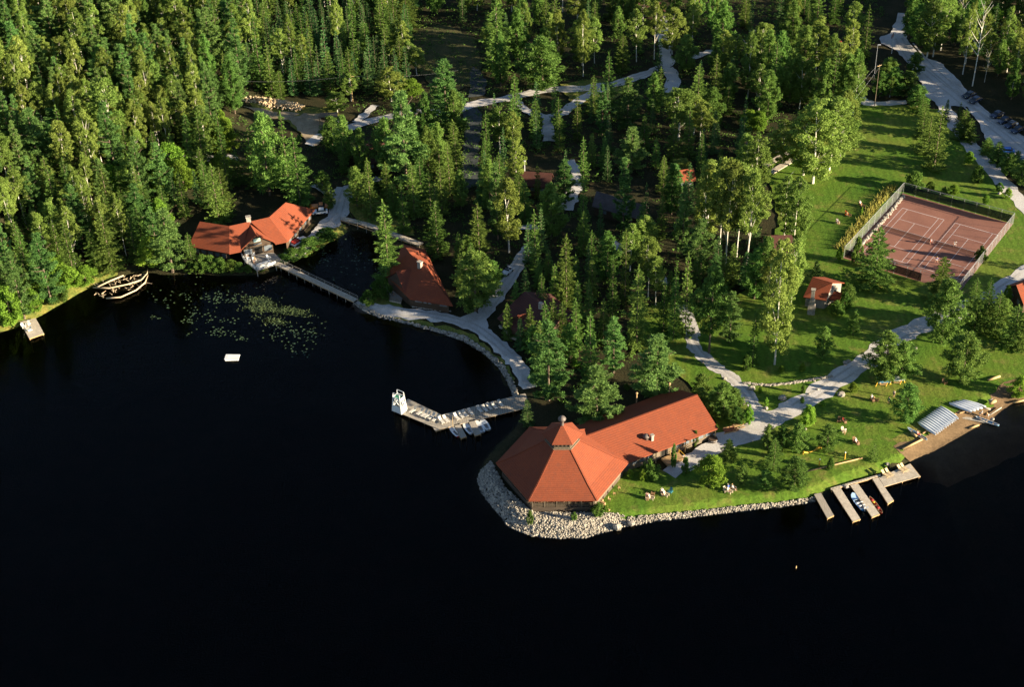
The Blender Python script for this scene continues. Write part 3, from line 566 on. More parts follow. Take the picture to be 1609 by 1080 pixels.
for s in '''P 70 76 10 56;P 192 66 0 50;B 205 112 38 46;F 250 116 56 18;B 262 92 26 28;B 296 92 9 38;B 338 66 -2 34;B 26 168 66 38;B 74 124 50 34;B 106 140 54 36;P 112 134 74 50;B 230 222 138 32;B 268 216 154 36;F 291 182 134 16;B 326 252 163 42;P 64 268 170 64;B 132 242 148 42;B 14 292 208 44;F 26 196 154 14;F 52 186 144 14;S 248 266 204 26;B 222 264 200 32;B 214 312 240 54;S 322 296 230 28;
B 112 300 188 40;B 150 290 170 36;S 95 360 262 40;S 180 372 265 44;P 130 395 290 48;B 92 345 258 36;P 60 350 270 36;B 40 350 265 40;S 205 340 300 30;F 276 322 276 18;S 291 340 270 26;S 262 352 292 28;F 312 320 268 18;S 328 325 252 28;S 355 340 262 38;S 38 420 345 30;S 10 380 350 26;B 75 420 330 34;S 118 440 350 34;D 110 452 420 40;D 140 446 420 40;D 20 508 450 50;D 60 494 455 30;K 95 470 450 36;S 225 390 320 28;S 152 400 335 30;
S 455 300 174 30;R 508 300 268 26;S 438 290 232 30;S 400 292 200 34;F 437 110 40 22;S 470 142 80 22;F 488 150 84 20;S 442 152 110 26;F 500 150 96 16;S 560 120 34 24;S 540 60 24 22;F 548 52 26 18;S 575 80 34 30;S 610 80 38 34;S 640 44 -6 48;B 612 98 54 26;B 655 118 74 34;B 642 110 64 26;S 628 112 60 22;B 615 158 104 44;D 646 152 124 34;B 530 176 142 34;B 552 158 114 30;S 520 145 78 26;S 412 142 20 26;S 428 150 66 26;F 462 150 92 18;S 420 60 0 30;S 465 95 18 24;F 516 130 28 20;
S 808 232 148 30;B 786 240 168 42;B 806 250 174 36;S 766 268 174 26;S 842 215 155 28;S 878 218 152 24;F 764 305 238 18;F 757 328 264 22;S 786 312 240 30;R 770 330 250 40;S 845 312 257 15;S 695 336 256 30;S 765 300 215 28;B 812 300 215 30;
S 930 262 210 22;S 950 266 214 22;P 992 270 200 56;S 1012 235 180 24;S 1030 262 216 20;S 1042 300 244 26;P 1060 310 258 34;B 1066 220 138 66;B 1090 210 150 46;B 1100 230 165 36;B 1012 415 335 44;B 990 425 350 40;S 962 510 402 26;S 982 480 360 26;B 1018 470 370 40;B 1030 480 400 30;S 1060 500 414 22;S 1052 470 425 20;S 1058 535 430 26;S 1042 520 440 22;P 1120 480 400 38;
B 1140 420 248 58;B 1157 405 254 50;B 1130 395 246 46;B 1108 385 252 50;B 1112 350 248 44;B 1188 302 210 46;B 1168 296 208 36;R 1200 462 372 46;R 1185 470 390 40;S 1150 445 382 30;F 1126 436 372 26;S 1136 455 398 30;F 1170 450 395 26;B 1206 505 392 42;D 1606 624 592 32;B 1242 482 372 46;B 1228 520 400 40;B 1262 275 164 60;B 1302 268 148 76;B 1230 258 186 52;B 1320 245 140 50;
S 1143 178 130 24;D 1178 200 174 40;D 1192 205 174 30;S 1100 280 205 22;B 1068 280 250 40;
B 915 102 22 44;B 934 98 26 30;S 974 95 44 22;B 1000 96 12 32;B 1028 92 0 28;B 1056 84 8 42;R 1078 112 54 38;S 783 112 -2 58;S 872 48 -22 20;S 858 50 -8 22;R 820 55 -12 30;B 908 42 -10 36;B 1135 112 44 34;B 1154 98 52 36;X 1178 92 46 36;B 1200 90 36 40;S 1170 40 -10 26;B 1010 40 -14 40;
B 1310 172 66 46;B 1282 108 22 42;R 1325 178 84 44;B 1340 180 90 36;R 1292 180 92 40;S 1305 182 76 26;R 1222 150 48 40;R 1240 165 76 44;S 1270 160 88 30;S 1214 170 62 30;B 1256 170 84 36;S 1268 48 0 14;S 1358 90 8 24;R 1262 120 40 40;B 1192 175 100 36;R 1205 190 110 40;R 1350 100 62 22;
B 1456 90 -4 48;B 1466 88 -4 44;B 1478 78 -10 40;X 1504 62 -22 24;X 1514 45 -26 20;B 1582 112 50 34;B 1552 104 48 28;X 1606 98 56 24;D 1562 40 12 30;B 1575 60 28 30;B 1605 55 22 36;R 1545 50 10 30;X 1547 128 80 14;B 1590 75 30 26;R 1440 70 6 34;R 1428 60 -6 30;
S 1550 484 436 26;S 1562 524 458 42;S 1546 520 462 34;S 1590 542 480 46;S 1612 548 486 46;R 1530 520 470 36;S 1478 480 440 30;R 1572 520 470 34;
S 1512 218 172 34;S 1504 205 160 14;S 1522 222 186 30;R 1440 168 134 36;R 1424 150 112 40;R 1402 150 106 38;R 1382 152 112 30;R 1396 120 90 34;S 1448 178 148 24;R 1436 118 82 30;S 1456 240 180 40;S 1448 215 160 30;B 1398 152 118 20;S 1550 242 216 28;S 1566 256 222 30;R 1584 275 240 34;R 1604 290 252 36;S 1596 262 236 22;K 1536 285 262 22;K 1436 296 272 32;D 1583 312 296 13;D 1548 322 306 12;K 1462 298 286 14;D 1498 306 290 16;K 1484 304 294 10;K 1570 300 288 12;D 1522 258 238 16;
K 1314 494 474 22;K 1326 488 462 18;K 1328 462 444 14;R 1332 480 448 26;R 1102 628 588 34;R 1136 658 602 42;R 1120 652 616 36;R 1152 650 612 36;R 1158 668 640 26;R 1100 650 610 30;D 1176 668 636 14;K 1172 582 560 18;D 1228 584 574 10;D 1260 585 570 9;
R 1206 704 668 26;R 1228 706 670 26;R 1166 764 732 22;R 1202 768 740 28;K 1304 738 720 12;K 1150 720 705 12;K 1076 745 720 14;K 1022 752 724 26;D 1010 756 738 12;D 990 752 738 10;K 1058 735 700 10;
K 1212 718 704 12;K 1092 700 678 10;D 1260 634 624 8;D 1292 638 630 9;D 1340 617 602 14;D 1204 638 625 8;D 1194 618 608 8;K 1262 618 606 8;K 940 810 792 20;K 833 822 804 10;K 902 818 806 10;D 952 806 794 8;
K 1345 415 375 16;D 1318 410 388 10;K 1540 410 388 18;D 1353 340 325 5;R 512 225 196 12;R 540 214 192 18;R 470 226 212 10;R 520 330 285 20;K 600 300 285 22;K 560 292 275 16;K 572 290 272 12;
K 480 412 395 40;K 505 398 376 40;K 530 380 360 34;K 460 416 402 26;K 330 425 404 26;K 345 428 406 24;K 362 428 410 22;K 318 428 402 24;K 375 428 414 18;K 300 430 410 20;K 390 428 418 16;K 410 432 422 18;K 580 476 458 24;K 600 468 440 30;K 590 372 358 16;D 900 470 452 14;D 905 578 566 14;K 840 600 570 20;K 985 612 604 10'''.replace('\n', '').split(';'):
    k, a, b, c, w = s.split(); T(k, float(a), float(b), float(c), float(w))
# forest fill: trees of the continuous wood and others added for shade, spaced by a minimum distance
NOGO = []
def fill(poly, n, mix, dmin, avoid=()):
    P = np.array(poly, float); lo, hi = P.min(0), P.max(0); k = 0; tries = 0; g = np.random.default_rng(int(P.sum()) % 9973)
    W = np.array([atg(*q)[:2] for q in poly]); lo, hi = W.min(0), W.max(0)
    ks, ws = zip(*mix)
    while k < n and tries < n*60:
        tries += 1; q = g.uniform(lo, hi)
        if not inpoly(q[None], W)[0]: continue
        zq = 1.0+float(hill(q[None])[0]); px, py = proj((q[0], q[1], zq))
        if any(inpoly(np.array([[px, py]]), a)[0] for a in avoid): continue
        T_ = np.array(TREE_XY)
        if np.min(np.hypot(T_[:, 0]-q[0], T_[:, 1]-q[1])-T_[:, 2]*.35) < dmin: continue
        if sdist(q[None])[0] < 1.5: continue
        if any(inpoly(q[None], r_)[0] for r_ in ROADS): continue
        kd = g.choice(ks, p=np.array(ws)/sum(ws)); sc = g.uniform(.68, 1.22)
        h = {'S': 14.5, 'F': 11.5, 'P': 19, 'R': 15, 'B': 18, 'D': 9, 'K': 2.6, 'X': 15}[kd]*sc; r = {'S': 2.1, 'F': 1.4, 'P': 3.1, 'R': 2.7, 'B': 2.25, 'D': 3, 'K': 1.6, 'X': 2.2}[kd]*g.uniform(.75, 1.4)
        lb, gp = ZONE(kd, px, py); tree(kd, float(q[0]), float(q[1]), h, r, lb, gp, None, zq); k += 1
CLEAR = [(372, 150), (560, 150), (560, 200), (520, 215), (480, 238), (455, 220), (372, 190)]
MEADOW = [(640, 48), (700, 30), (760, 50), (775, 110), (765, 320), (722, 320), (725, 140), (660, 130)]
LODGES = [[(270, 300), (530, 290), (520, 440), (270, 440)], [(540, 215), (640, 210), (640, 275), (550, 275)], [(585, 380), (730, 375), (730, 500), (590, 500)], [(760, 440), (920, 440), (920, 600), (760, 560)], [(925, 290), (1030, 290), (1030, 360), (925, 360)], [(800, 245), (885, 245), (885, 310), (800, 310)], [(1290, 55), (1330, 55), (1330, 95), (1290, 95)], [(1195, 360), (1250, 360), (1250, 410), (1200, 410)], [(1058, 255), (1095, 255), (1095, 300), (1058, 300)]]
fill([(-60, -30), (400, -30), (380, 150), (370, 195), (300, 260), (250, 262), (-60, 262)], 430, [('B', .40), ('S', .10), ('P', .2), ('F', .28), ('R', .02)], 1.7, [CLEAR])
fill([(-60, 262), (260, 280), (270, 340), (240, 418), (140, 428), (90, 465), (20, 500), (-60, 540)], 80, [('B', .25), ('S', .35), ('P', .2), ('D', .2)], 2.6)
fill([(400, -30), (650, -30), (655, 60), (640, 150), (385, 150)], 170, [('S', .27), ('F', .6), ('B', .13)], 2.1, [CLEAR, MEADOW])
fill([(250, 255), (370, 195), (480, 240), (490, 290), (430, 310), (270, 340)], 22, [('S', .6), ('D', .4)], 3.0, LODGES+[CLEAR, [(355, 190), (560, 190), (560, 310), (355, 285)]])
fill([(650, -30), (1390, -30), (1340, 60), (1340, 170), (1180, 170), (1100, 130), (880, 120), (760, 140)], 100, [('S', .2), ('B', .25), ('R', .25), ('F', .3)], 3.2, [MEADOW]+LODGES)
fill([(515, 255), (640, 262), (700, 330), (690, 395), (640, 372), (590, 330)], 12, [('S', .8), ('R', .2)], 3.0, [LODGES[0]])
fill([(500, 230), (720, 200), (730, 330), (690, 400), (560, 330)], 16, [('S', .5), ('R', .5)], 4.0, LODGES+[MEADOW])
fill([(760, 180), (1180, 150), (1200, 300), (1180, 440), (1060, 500), (960, 560), (900, 600), (840, 440), (770, 420)], 66, [('S', .34), ('F', .4), ('R', .16), ('P', .1)], 3.6, LODGES)
for a in ('S 884 540 474 30', 'S 905 548 470 30', 'S 925 520 440 28', 'S 908 505 440 26', 'S 948 540 470 28', 'R 895 570 510 36', 'S 872 470 415 24', 'S 846 452 405 22', 'S 905 460 400 26', 'S 930 470 405 26', 'R 735 425 370 34', 'S 725 455 395 26', 'S 742 440 380 26', 'S 722 415 365 24', 'R 775 455 410 34', 'S 862 440 390 24', 'S 850 578 505 34', 'R 838 562 512 32', 'S 834 550 480 28', 'S 870 540 470 30', 'F 818 548 500 22', 'S 798 532 476 24', 'S 812 500 440 24', 'F 826 470 420 20', 'S 852 498 430 26'):  # extra trees added to shade the cottage roofs
    k_, a1, b1, c1, d1_ = a.split(); T(k_, float(a1), float(b1), float(c1), float(d1_))
fill([(1425, -30), (1700, -30), (1760, 170), (1640, 200), (1545, 150), (1485, 88), (1432, 70)], 80, [('R', .4), ('S', .15), ('F', .1), ('B', .35)], 3.0)
fill([(1660, 150), (1900, 120), (1950, 320), (1760, 330)], 40, [('R', .5), ('B', .5)], 3.6)  # unseen trees right of the view, added to shade the car park
fill([(1650, 430), (1720, 430), (1740, 540), (1650, 560)], 4, [('S', 1)], 4.6)
# undergrowth on the shaded forest floor
g = np.random.default_rng(55); W = np.array(pxpoly([(-60, -20), (1400, -20), (1340, 170), (1200, 260), (1200, 440), (1000, 560), (900, 640), (830, 600), (760, 520), (620, 490), (560, 470), (620, 400), (540, 350), (450, 430), (140, 440), (-60, 540)])); lo, hi = W.min(0), W.max(0)
Q = g.uniform(lo, hi, (15000, 2)); Q = Q[inpoly(Q, W)]
for r_ in ROADS: Q = Q[~inpoly(Q, r_)]
Q = Q[sdist(Q) > 1.2]
for a in LODGES+[CLEAR]: Q = Q[~inpoly(Q, pxpoly(a))]
pos = np.repeat(np.column_stack([Q, np.full(len(Q), 1.2)+hill(Q)]), 12, 0)+g.normal(0, 1, (len(Q)*12, 3))*np.array([.55, .55, .22]); pos[:, 2] = np.maximum(pos[:, 2], 1.02)
o = bpy.data.objects.new('undergrowth', npmesh('undergrowth', leaves(pos, .34, g), L_bush)); col.objects.link(o); tag(o, 'low tangled undergrowth on the forest floor between the trees', 'undergrowth', None, 'stuff')
# ---------------------------------------------------------------- buildings
def roofmat(name, a, b, worn):
    m = bpy.data.materials.new(name); t = nt(m); o = N(t, 'ShaderNodeOutputMaterial'); p = N(t, 'ShaderNodeBsdfPrincipled'); p.inputs['Roughness'].default_value = .85; p.inputs['Specular IOR Level'].default_value = .2
    t.links.new(p.outputs[0], o.inputs[0])
    c = ramp(t, noise(t, coords(t, .5, 'Object', (1, 1, .5)), 4, .65, .6), [(.3, a), (.7, b)])
    st = noise(t, coords(t, 1.0, 'Object', (1.6, 1.6, .16)), 4, .6)
    c = mixc(t, ramp(t, st, [(.5, (0, 0, 0)), (.78, (.6,)*3)]), c, worn)
    w = N(t, 'ShaderNodeTexWave', wave_type='BANDS', bands_direction='Z'); w.inputs['Scale'].default_value = 1.5; w.inputs['Distortion'].default_value = .6; w.inputs['Detail'].default_value = 1; t.links.new(coords(t, 1), w.inputs['Vector'])
    c = mixc(t, 1.0, c, ramp(t, w.outputs['Fac'], [(0, (.86,)*3), (.3, (1.05,)*3)]), 'MULTIPLY')
    g2 = noise(t, coords(t, 6), 2, .7); c = mixc(t, 1.0, c, ramp(t, g2, [(.3, (.8,)*3), (.7, (1.2,)*3)]), 'MULTIPLY')
    t.links.new(bump(t, w.outputs['Fac'], .35, .04), p.inputs['Normal']); t.links.new(c, p.inputs['Base Color']); return m
M_roof = roofmat('red_roof_shingle', (.208, .050, .021), (.172, .043, .020), (.130, .046, .028)); M_roof2 = roofmat('shaded_brown_red_roof', (.085, .032, .024), (.06, .025, .021), (.07, .04, .03)); M_roof3 = roofmat('darker_red_roof', (.175, .044, .022), (.14, .037, .02), (.11, .043, .03))  # second has the grove's shade put into its brown; third is darker red
M_log = mat('dark_log_wall', (.055, .036, .024), (.085, .056, .036), 1.0, .85, .2, stretch=(.3, .3, 4))
M_board = mat('weathered_board_wall', (.17, .13, .092), (.115, .09, .062), 1.2, .85, .2, stretch=(3, 3, .4))
M_deck = mat('grey_deck_boards', (.36, .31, .25), (.27, .235, .19), 1.5, .85, .2, stretch=(3, .4, 1))
M_dock = mat('sunbleached_planks', (.50, .43, .34), (.39, .33, .26), 1.2, .85, .2, (4, .15))
M_pane = mat('curtained_glass', (.17, .19, .21), (.10, .115, .13), .8, .15, .5)
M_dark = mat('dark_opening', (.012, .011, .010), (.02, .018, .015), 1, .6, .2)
M_post = mat('peeled_post', (.46, .32, .15), (.36, .24, .11), 1, .8, .2)
M_found = mat('dark_footing_boards', (.10, .075, .055), (.07, .052, .04), 1.2, .9, .1, stretch=(.4, .4, 3))
M_cab = mat('silvered_cabin_boards', (.30, .27, .23), (.21, .185, .155), 1.2, .9, .1, stretch=(3, 3, .4))
M_stone = mat('field_stone', (.34, .30, .25), (.24, .21, .18), 1.6, .9, .2, (3, .3), .5, .05)
M_white = mat('white_paint', (.70, .70, .68), (.60, .60, .58), .5, .5, .3)
M_yellow = mat('yellow_paint', (.62, .36, .04), (.52, .30, .03), .6, .6, .3)
M_metal = mat('grey_metal', (.32, .32, .33), (.25, .25, .26), 1, .45, .5)
M_bronze = mat('weathered_bronze', (.13, .10, .085), (.08, .065, .06), 1.5, .6, .4)
M_wood = mat('plain_timber', (.42, .27, .13), (.32, .2, .1), 1, .8, .2)
def V3(xy, z): return np.array([xy[0], xy[1], z], float)
class Bld:
    def __init__(s, name, label, cat, xy, z=1.0, group=None):
        s.o = empty(name, (xy[0], xy[1], z), label, cat, group); s.b = (xy[0], xy[1], z)
    def part(s, name, mb, m, parent=None, label=None, smooth=False):
        mb.shift(*s.b); o = mb.build(name, m, parent or s.o, smooth)
        if label: o['label'] = label
        return o
    def window(s, P, Q, t, w, h, z0, name='window', depth=.08, fm=None, pm=None, parent=None, out=None):
        P, Q = np.array(P[:2], float), np.array(Q[:2], float); d = (Q-P)/np.hypot(*(Q-P)); n = out if out is not None else np.array([d[1], -d[0]]); c = P+(Q-P)*t
        mb = MB(); e = .09
        for a, zc, ww, hh in ((0, z0-e/2, w+2*e, e), (0, z0+h+e/2, w+2*e, e), (-w/2-e/2, z0+h/2, e, h), (w/2+e/2, z0+h/2, e, h)):
            q = c+d*a+n*(depth/2-.02); mb.box((q[0], q[1], zc), (ww, depth, hh), math.atan2(d[1], d[0]))
        f = s.part(name, mb, fm or M_board, parent)
        q = c+n*.012; s.part('pane' if name == 'window' else 'door_leaf', MB().box((q[0], q[1], z0+h/2), (w, .04, h), math.atan2(d[1], d[0])), pm or M_pane, f)
        return f
    def gable(s, R1, R2, E1, E2, base=.9, oh=.6, end=.5, th=.2, roof=None, wall=None, wallname='wall', roofname='roof', ext=0):
        R1, R2, E1, E2 = (np.array(q, float) for q in (R1, R2, E1, E2))
        B1 = np.array([2*R1[0]-E1[0], 2*R1[1]-E1[1], E1[2]]); B2 = np.array([2*R2[0]-E2[0], 2*R2[1]-E2[1], E2[2]])
        rf = s.part(roofname, MB().slab([tuple(E1), tuple(E2), tuple(R2), tuple(R1)], th).slab([tuple(R1), tuple(R2), tuple(B2), tuple(B1)], th), roof or M_roof)
        ew = []
        for Rr, E, B, sgn in ((R1, E1, B1, 1), (R2, E2, B2, -1)):
            L = R2-R1; L[2] = 0; L = L/np.linalg.norm(L)*end*sgn
            run = np.hypot(*(Rr-E)[:2]); k = oh/run; f = E+(Rr-E)*k; b = B+(Rr-B)*k
            ew.append([V3(f+L, base), f+L-[0, 0, th+.02], Rr+L-[0, 0, th+.02], b+L-[0, 0, th+.02], V3(b+L, base)])
        vs = ew[0]+ew[1]
        fs = [(0, 1, 2, 3, 4), (9, 8, 7, 6, 5)]+[(i, 5+i, 6+i, 1+i) for i in range(4)]
        w = s.part(wallname, MB().add(vs, fs), wall or M_log)
        return rf, w, ew
def on_plane(px, py, P0, P1, P2):
    d = _fw*F+RT*(px-PW/2)-UP*(py-PH/2); n = np.cross(np.array(P1)-P0, np.array(P2)-P0); return CAM+d*(((np.array(P0)-CAM)@n)/(d@n))
# --- dining lodge: tented hexagon with cupola, long gabled hall
HC = np.array([9.3, 239.0]); HR = R(-2)
def hexp(r, k, z): a = HR+math.radians(60*k); return (HC[0]+r*math.cos(a), HC[1]+r*math.sin(a), z)
D = Bld('dining_lodge', 'largest red-roofed lodge on the rocky point, six-sided pavilion with cupola and long hall', 'lodge', HC)
D.part('foundation', MB().prism([hexp(12.1, k, 0)[:2] for k in range(6)], .3, 1.9), M_found)
rings = [(13.25, 4.5), (10.3, 5.9), (3.25, 10.25)]
mb = MB(); vs = [hexp(r, k, z) for r, z in rings for k in range(6)]+[hexp(r, k, z-.22) for r, z in rings[:1] for k in range(6)]
fs = [(j*6+k, j*6+(k+1) % 6, (j+1)*6+(k+1) % 6, (j+1)*6+k) for j in range(2) for k in range(6)]+[(18+k, 18+(k+1) % 6, (k+1) % 6, k) for k in range(6)]+[tuple(range(23, 17, -1))]
D.part('pavilion_roof', mb.add(vs, fs), M_roof)
mb = MB()
for k in range(6):
    for (r0, z0), (r1, z1) in zip(rings[:-1], rings[1:]): mb.beam(hexp(r0, k, z0+.02), hexp(r1, k, z1+.02), .3, .1)
D.part('ridge_cap', mb, M_roof)
mb = MB().prism([hexp(3.2, k, 0)[:2] for k in range(6)], 9.9, 12.0); cup = D.part('cupola', mb, M_board)
for k in range(6):
    for t in (.14, .38, .62, .86): D.window(hexp(3.2, k, 0), hexp(3.2, k+1, 0), t, .5, .85, 10.75, parent=cup, pm=M_dark, depth=.1)
D.part('cupola_sill', MB().prism([hexp(3.5, k, 0)[:2] for k in range(6)], 10.2, 10.42), M_board, cup)
mb = MB(); mb.add([hexp(4.0, k, 11.95) for k in range(6)]+[(HC[0], HC[1], 14.3)]+[hexp(4.0, k, 11.8) for k in range(6)], [(k, (k+1) % 6, 6) for k in range(6)]+[(7+k, 7+(k+1) % 6, (k+1) % 6, k) for k in range(6)]+[tuple(range(12, 6, -1))])
D.part('cupola_roof', mb, M_roof, cup)
D.part('roof_vent', MB().lathe((HC[0], HC[1], 13.9), [(.42, 0), (.34, .5), (.33, 1.35), (.75, 1.45), (.8, 1.75), (.5, 2.15), (.12, 2.35)], 12), M_bronze, None, None, True)
mb = MB().prism([hexp(8.2, k, 0)[:2] for k in range(6)], 1.4, 6.1); D.part('inner_wall', mb, M_dark)  # near-black core stands for the unlit pavilion interior
for k in (3, 4, 2):
    P, Q = np.array(hexp(11.9, k, 0)), np.array(hexp(11.9, k+1, 0)); n_ = 5
    for i in range(n_+(k == 4)):
        q = P+(Q-P)*i/n_; D.part('porch_post', MB().box((q[0], q[1], 3.15), (.16, .16, 2.6), HR), M_board)
    d_ = (Q-P)/np.linalg.norm(Q-P); mb = MB()
    for z in (2.1, 2.45, 2.8): mb.beam((P[0], P[1], z), (Q[0], Q[1], z), .05, .09)
    for i in range(1, 40): q = P+(Q-P)*i/40; mb.beam((q[0], q[1], 1.95), (q[0], q[1], 2.8), .03, .03)
    D.part('porch_rail', mb, M_board)
P, Q = hexp(12.0, 5, 0), hexp(12.0, 6, 0); mb = MB(); dd = np.array(Q)-P; a_ = math.atan2(dd[1], dd[0]); c_ = (np.array(P)+Q)/2
D.part('side_wall', MB().box((c_[0]-.06*math.sin(a_)*-1, c_[1]+.06, 3.1), (np.hypot(*dd[:2])-.3, .14, 2.6), a_), M_board)
for t in np.linspace(.1, .9, 8): D.window(np.array(P)+[.05, -.03, 0], np.array(Q)+[.05, -.03, 0], t, .95, 1.0, 2.8)
E1 = np.array([21.31, 238.28, 4.0]); E2 = np.array([41.64, 248.91, 4.0]); hd = (E2-E1)/np.linalg.norm(E2-E1); hn = np.array([-hd[1], hd[0], 0]); HWD = 7.85
RR1, RR2 = E1+hn*HWD-hd*5.5+[0, 0, 3.5], E2+hn*HWD+[0, 0, 3.5]; BB1, BB2 = E1+hn*2*HWD-hd*5.5, E2+hn*2*HWD
D.part('hall_roof', MB().slab([tuple(E1), tuple(E2), tuple(RR2), tuple(RR1)], .22).slab([tuple(RR1), tuple(RR2), tuple(BB2), tuple(BB1)], .22), M_roof)
D.part('hall_ridge_cap', MB().beam(RR1+[0, 0, .03], RR2+[0, 0, .03], .35, .08), M_roof)
W1, W2 = E1+hn*.95+hd*.3, E2+hn*.95-hd*.45; W3, W4 = BB2-hn*.8-hd*.45, BB1-hn*.8+hd*2
D.part('hall_wall', MB().add([V3(W1, .9), V3(W2, .9), V3(W3, .9), V3(W4, .9), V3(W1, 4.15), V3(W2, 4.15), V3(W3, 4.1), V3(W4, 4.1), RR2-hd*.45-[0, 0, .26], RR1+hd*3-[0, 0, .26]],
  [(0, 1, 5, 4), (1, 2, 6, 8, 5), (2, 3, 7, 6), (3, 0, 4, 9, 7), (4, 5, 8, 9), (8, 6, 7, 9), (3, 2, 1, 0)]), M_board)
for t in (.06, .14, .22, .30, .62, .70, .78, .86, .94): D.window(W1, W2, t, 1.25, 1.05, 2.15)
D.window(W1, W2, .46, 1.6, 2.1, 1.05, 'door', pm=M_dark)
for t in (.5, .35, .66, .98): q = E1+hd*22.9*t+hn*.25; D.part('hall_post', MB().box((q[0], q[1], 2.4), (.18, .18, 2.9)), M_post)
pa, pb = E1+hd*9.3+hn*.3, E1+hd*13.4+hn*.3; oo = -hn*3.0
D.part('entrance_platform', MB().slab([V3(pa, 1.6), V3(pa+oo*.8, 1.6), V3(pb+oo*.8, 1.6), V3(pb, 1.6)], .45), M_wood)
D.part('entrance_rail', MB().beam(V3(pb+oo*.8, 2.4), V3(pb+oo*.1, 2.4), .1, .1).beam(V3(pb+oo*.8, 1.6), V3(pb+oo*.8, 2.4), .1, .1).beam(V3(pb+oo*.12, 1.6), V3(pb+oo*.12, 2.4), .1, .1), M_yellow)
q = on_plane(1022, 690, E1, E2, RR2)
D.part('slope_vent', MB().lathe((q[0]-.9, q[1], q[2]-.3), [(.55, 0), (.55, .8), (.75, .9), (.6, 1.3), (.1, 1.5)], 10), M_bronze, None, None, True)
D.part('slope_chimney', MB().box((q[0]+.3, q[1]-.2, q[2]+.35), (.55, .55, 1.5), R(27)).box((q[0]+.3, q[1]-.2, q[2]+1.15), (.75, .75, .14), R(27)), M_stone)
for (px, py, tp) in ((1000, 632, 619), (1051.5, 617, 602)):
    q = on_plane(px, py, RR1, RR2, BB2); D.part('flue_pipe', MB().tube([q-[0, 0, .3], q+[0, 0, 2.3]], .16, 8).lathe((q[0], q[1], q[2]+2.25), [(.3, 0), (.3, .12), (.05, .3)], 8), M_wood)
# terrace rail and steps beside the pavilion
mb = MB(); a, b = at(941, 792), at(964, 752)
for i in range(9): q = a+(b-a)*i/8; mb.box((q[0], q[1], 1.5), (.12, .12, 1.1))
for z in (1.35, 1.7, 2.0): mb.beam((a[0], a[1], z), (b[0], b[1], z), .07, .16)
single('terrace_fence', mb, M_yellow, 'yellow-lit board railing on the lawn edge beside the dining pavilion', 'railing')  # yellow coat stands for warm sunlight on the boards
mb = MB(); a, b = at(938, 783), at(952, 800)
for i in range(5): q = a+(b-a)*i/4; mb.box((q[0], q[1], 1.0+.09*(5-i)), (1.8, .42, .18*(5-i)), R(-40))
single('wooden_steps', mb, M_wood, 'short flight of timber steps at the corner of the dining pavilion', 'steps')
# --- winged lodge on the left bay
ze, zr = 4.0, 8.0
w1, w2, w3, w4 = at(314, 348, zr), at(360.4, 355.3, zr), at(423, 341.3, zr), at(449, 318, zr)
e1, e2, e3, e4 = at(296, 387, ze), at(360.4, 398.7, ze), at(451.8, 379.5, ze), at(494.7, 329.2, ze)
LB = Bld('winged_lodge', 'red-roofed lodge with two angled wings and a dark entrance gable by the left bay', 'lodge', A2(395, 372))
M_ = lambda r_, e: np.array([2*r_[0]-e[0], 2*r_[1]-e[1], e[2]])
back = [M_(w1, e1), M_(w2, e2), M_(w3, e3), M_(w4, e4)]; rid = [w1, w2, w3, w4]; eav = [e1, e2, e3, e4]
mb = MB()
pA, pB, rM = e2+(e3-e2)*.2, e2+(e3-e2)*.79, w2+(w3-w2)*.52
mb.slab([tuple(e2), tuple(pA), tuple(rM), tuple(w2)], .22).slab([tuple(pB), tuple(e3), tuple(w3), tuple(rM)], .22)
for i in range(3):
    if i != 1: mb.slab([tuple(eav[i]), tuple(eav[i+1]), tuple(rid[i+1]), tuple(rid[i])], .22)
    mb.slab([tuple(rid[i]), tuple(rid[i+1]), tuple(back[i+1]), tuple(back[i])], .22)
for e, r_, b in ((e1, w1, back[0]),):
    dv = (w1-w2)/np.linalg.norm(w1-w2)*4.5; mb.slab([tuple(b), tuple(b+dv*.9), tuple(e+dv), tuple(e), tuple(w1)], .22) if False else None
LB.part('roof', mb, M_roof)
mb = MB(); ins = []
def inset(e, r_, k, end=None):
    p = e+(r_-e)*k; p = p.copy(); p[2] -= .26
    return p if end is None else p+end
dE = (w4-w3); dE[2] = 0; dE = -dE/np.linalg.norm(dE)*.6; dW = (w2-w1); dW[2] = 0; dW = dW/np.linalg.norm(dW)*.6
fr_ = [inset(e1, w1, .1, dW), inset(e2, w2, .1), inset(e3, w3, .1), inset(e4, w4, .1, dE)]; bk_ = [inset(back[0], w1, .1, dW), inset(back[1], w2, .1), inset(back[2], w3, .1), inset(back[3], w4, .1, dE)]
rd_ = [q-[0, 0, .26] for q in rid]; rd_[0] = rd_[0]+dW; rd_[3] = rd_[3]+dE
for L_ in (fr_, bk_):
    for i in range(3):
        if L_ is fr_ and i == 1: continue
        mb.add([V3(L_[i], .6), V3(L_[i+1], .6), L_[i+1], L_[i]], [(0, 1, 2, 3)])
for i in (0, 3): mb.add([V3(fr_[i], .6), fr_[i], rd_[i], bk_[i], V3(bk_[i], .6)], [(0, 1, 2, 3, 4)])
LB.part('wall', mb, M_log)
for t in (.12, .3, .48, .66, .84): LB.window(fr_[0], fr_[1], t, 1.1, 1.0, 2.2, out=None)
for t in (.15, .35, .55, .75, .92): LB.window(fr_[2], fr_[3], t, 1.1, 1.0, 2.2)
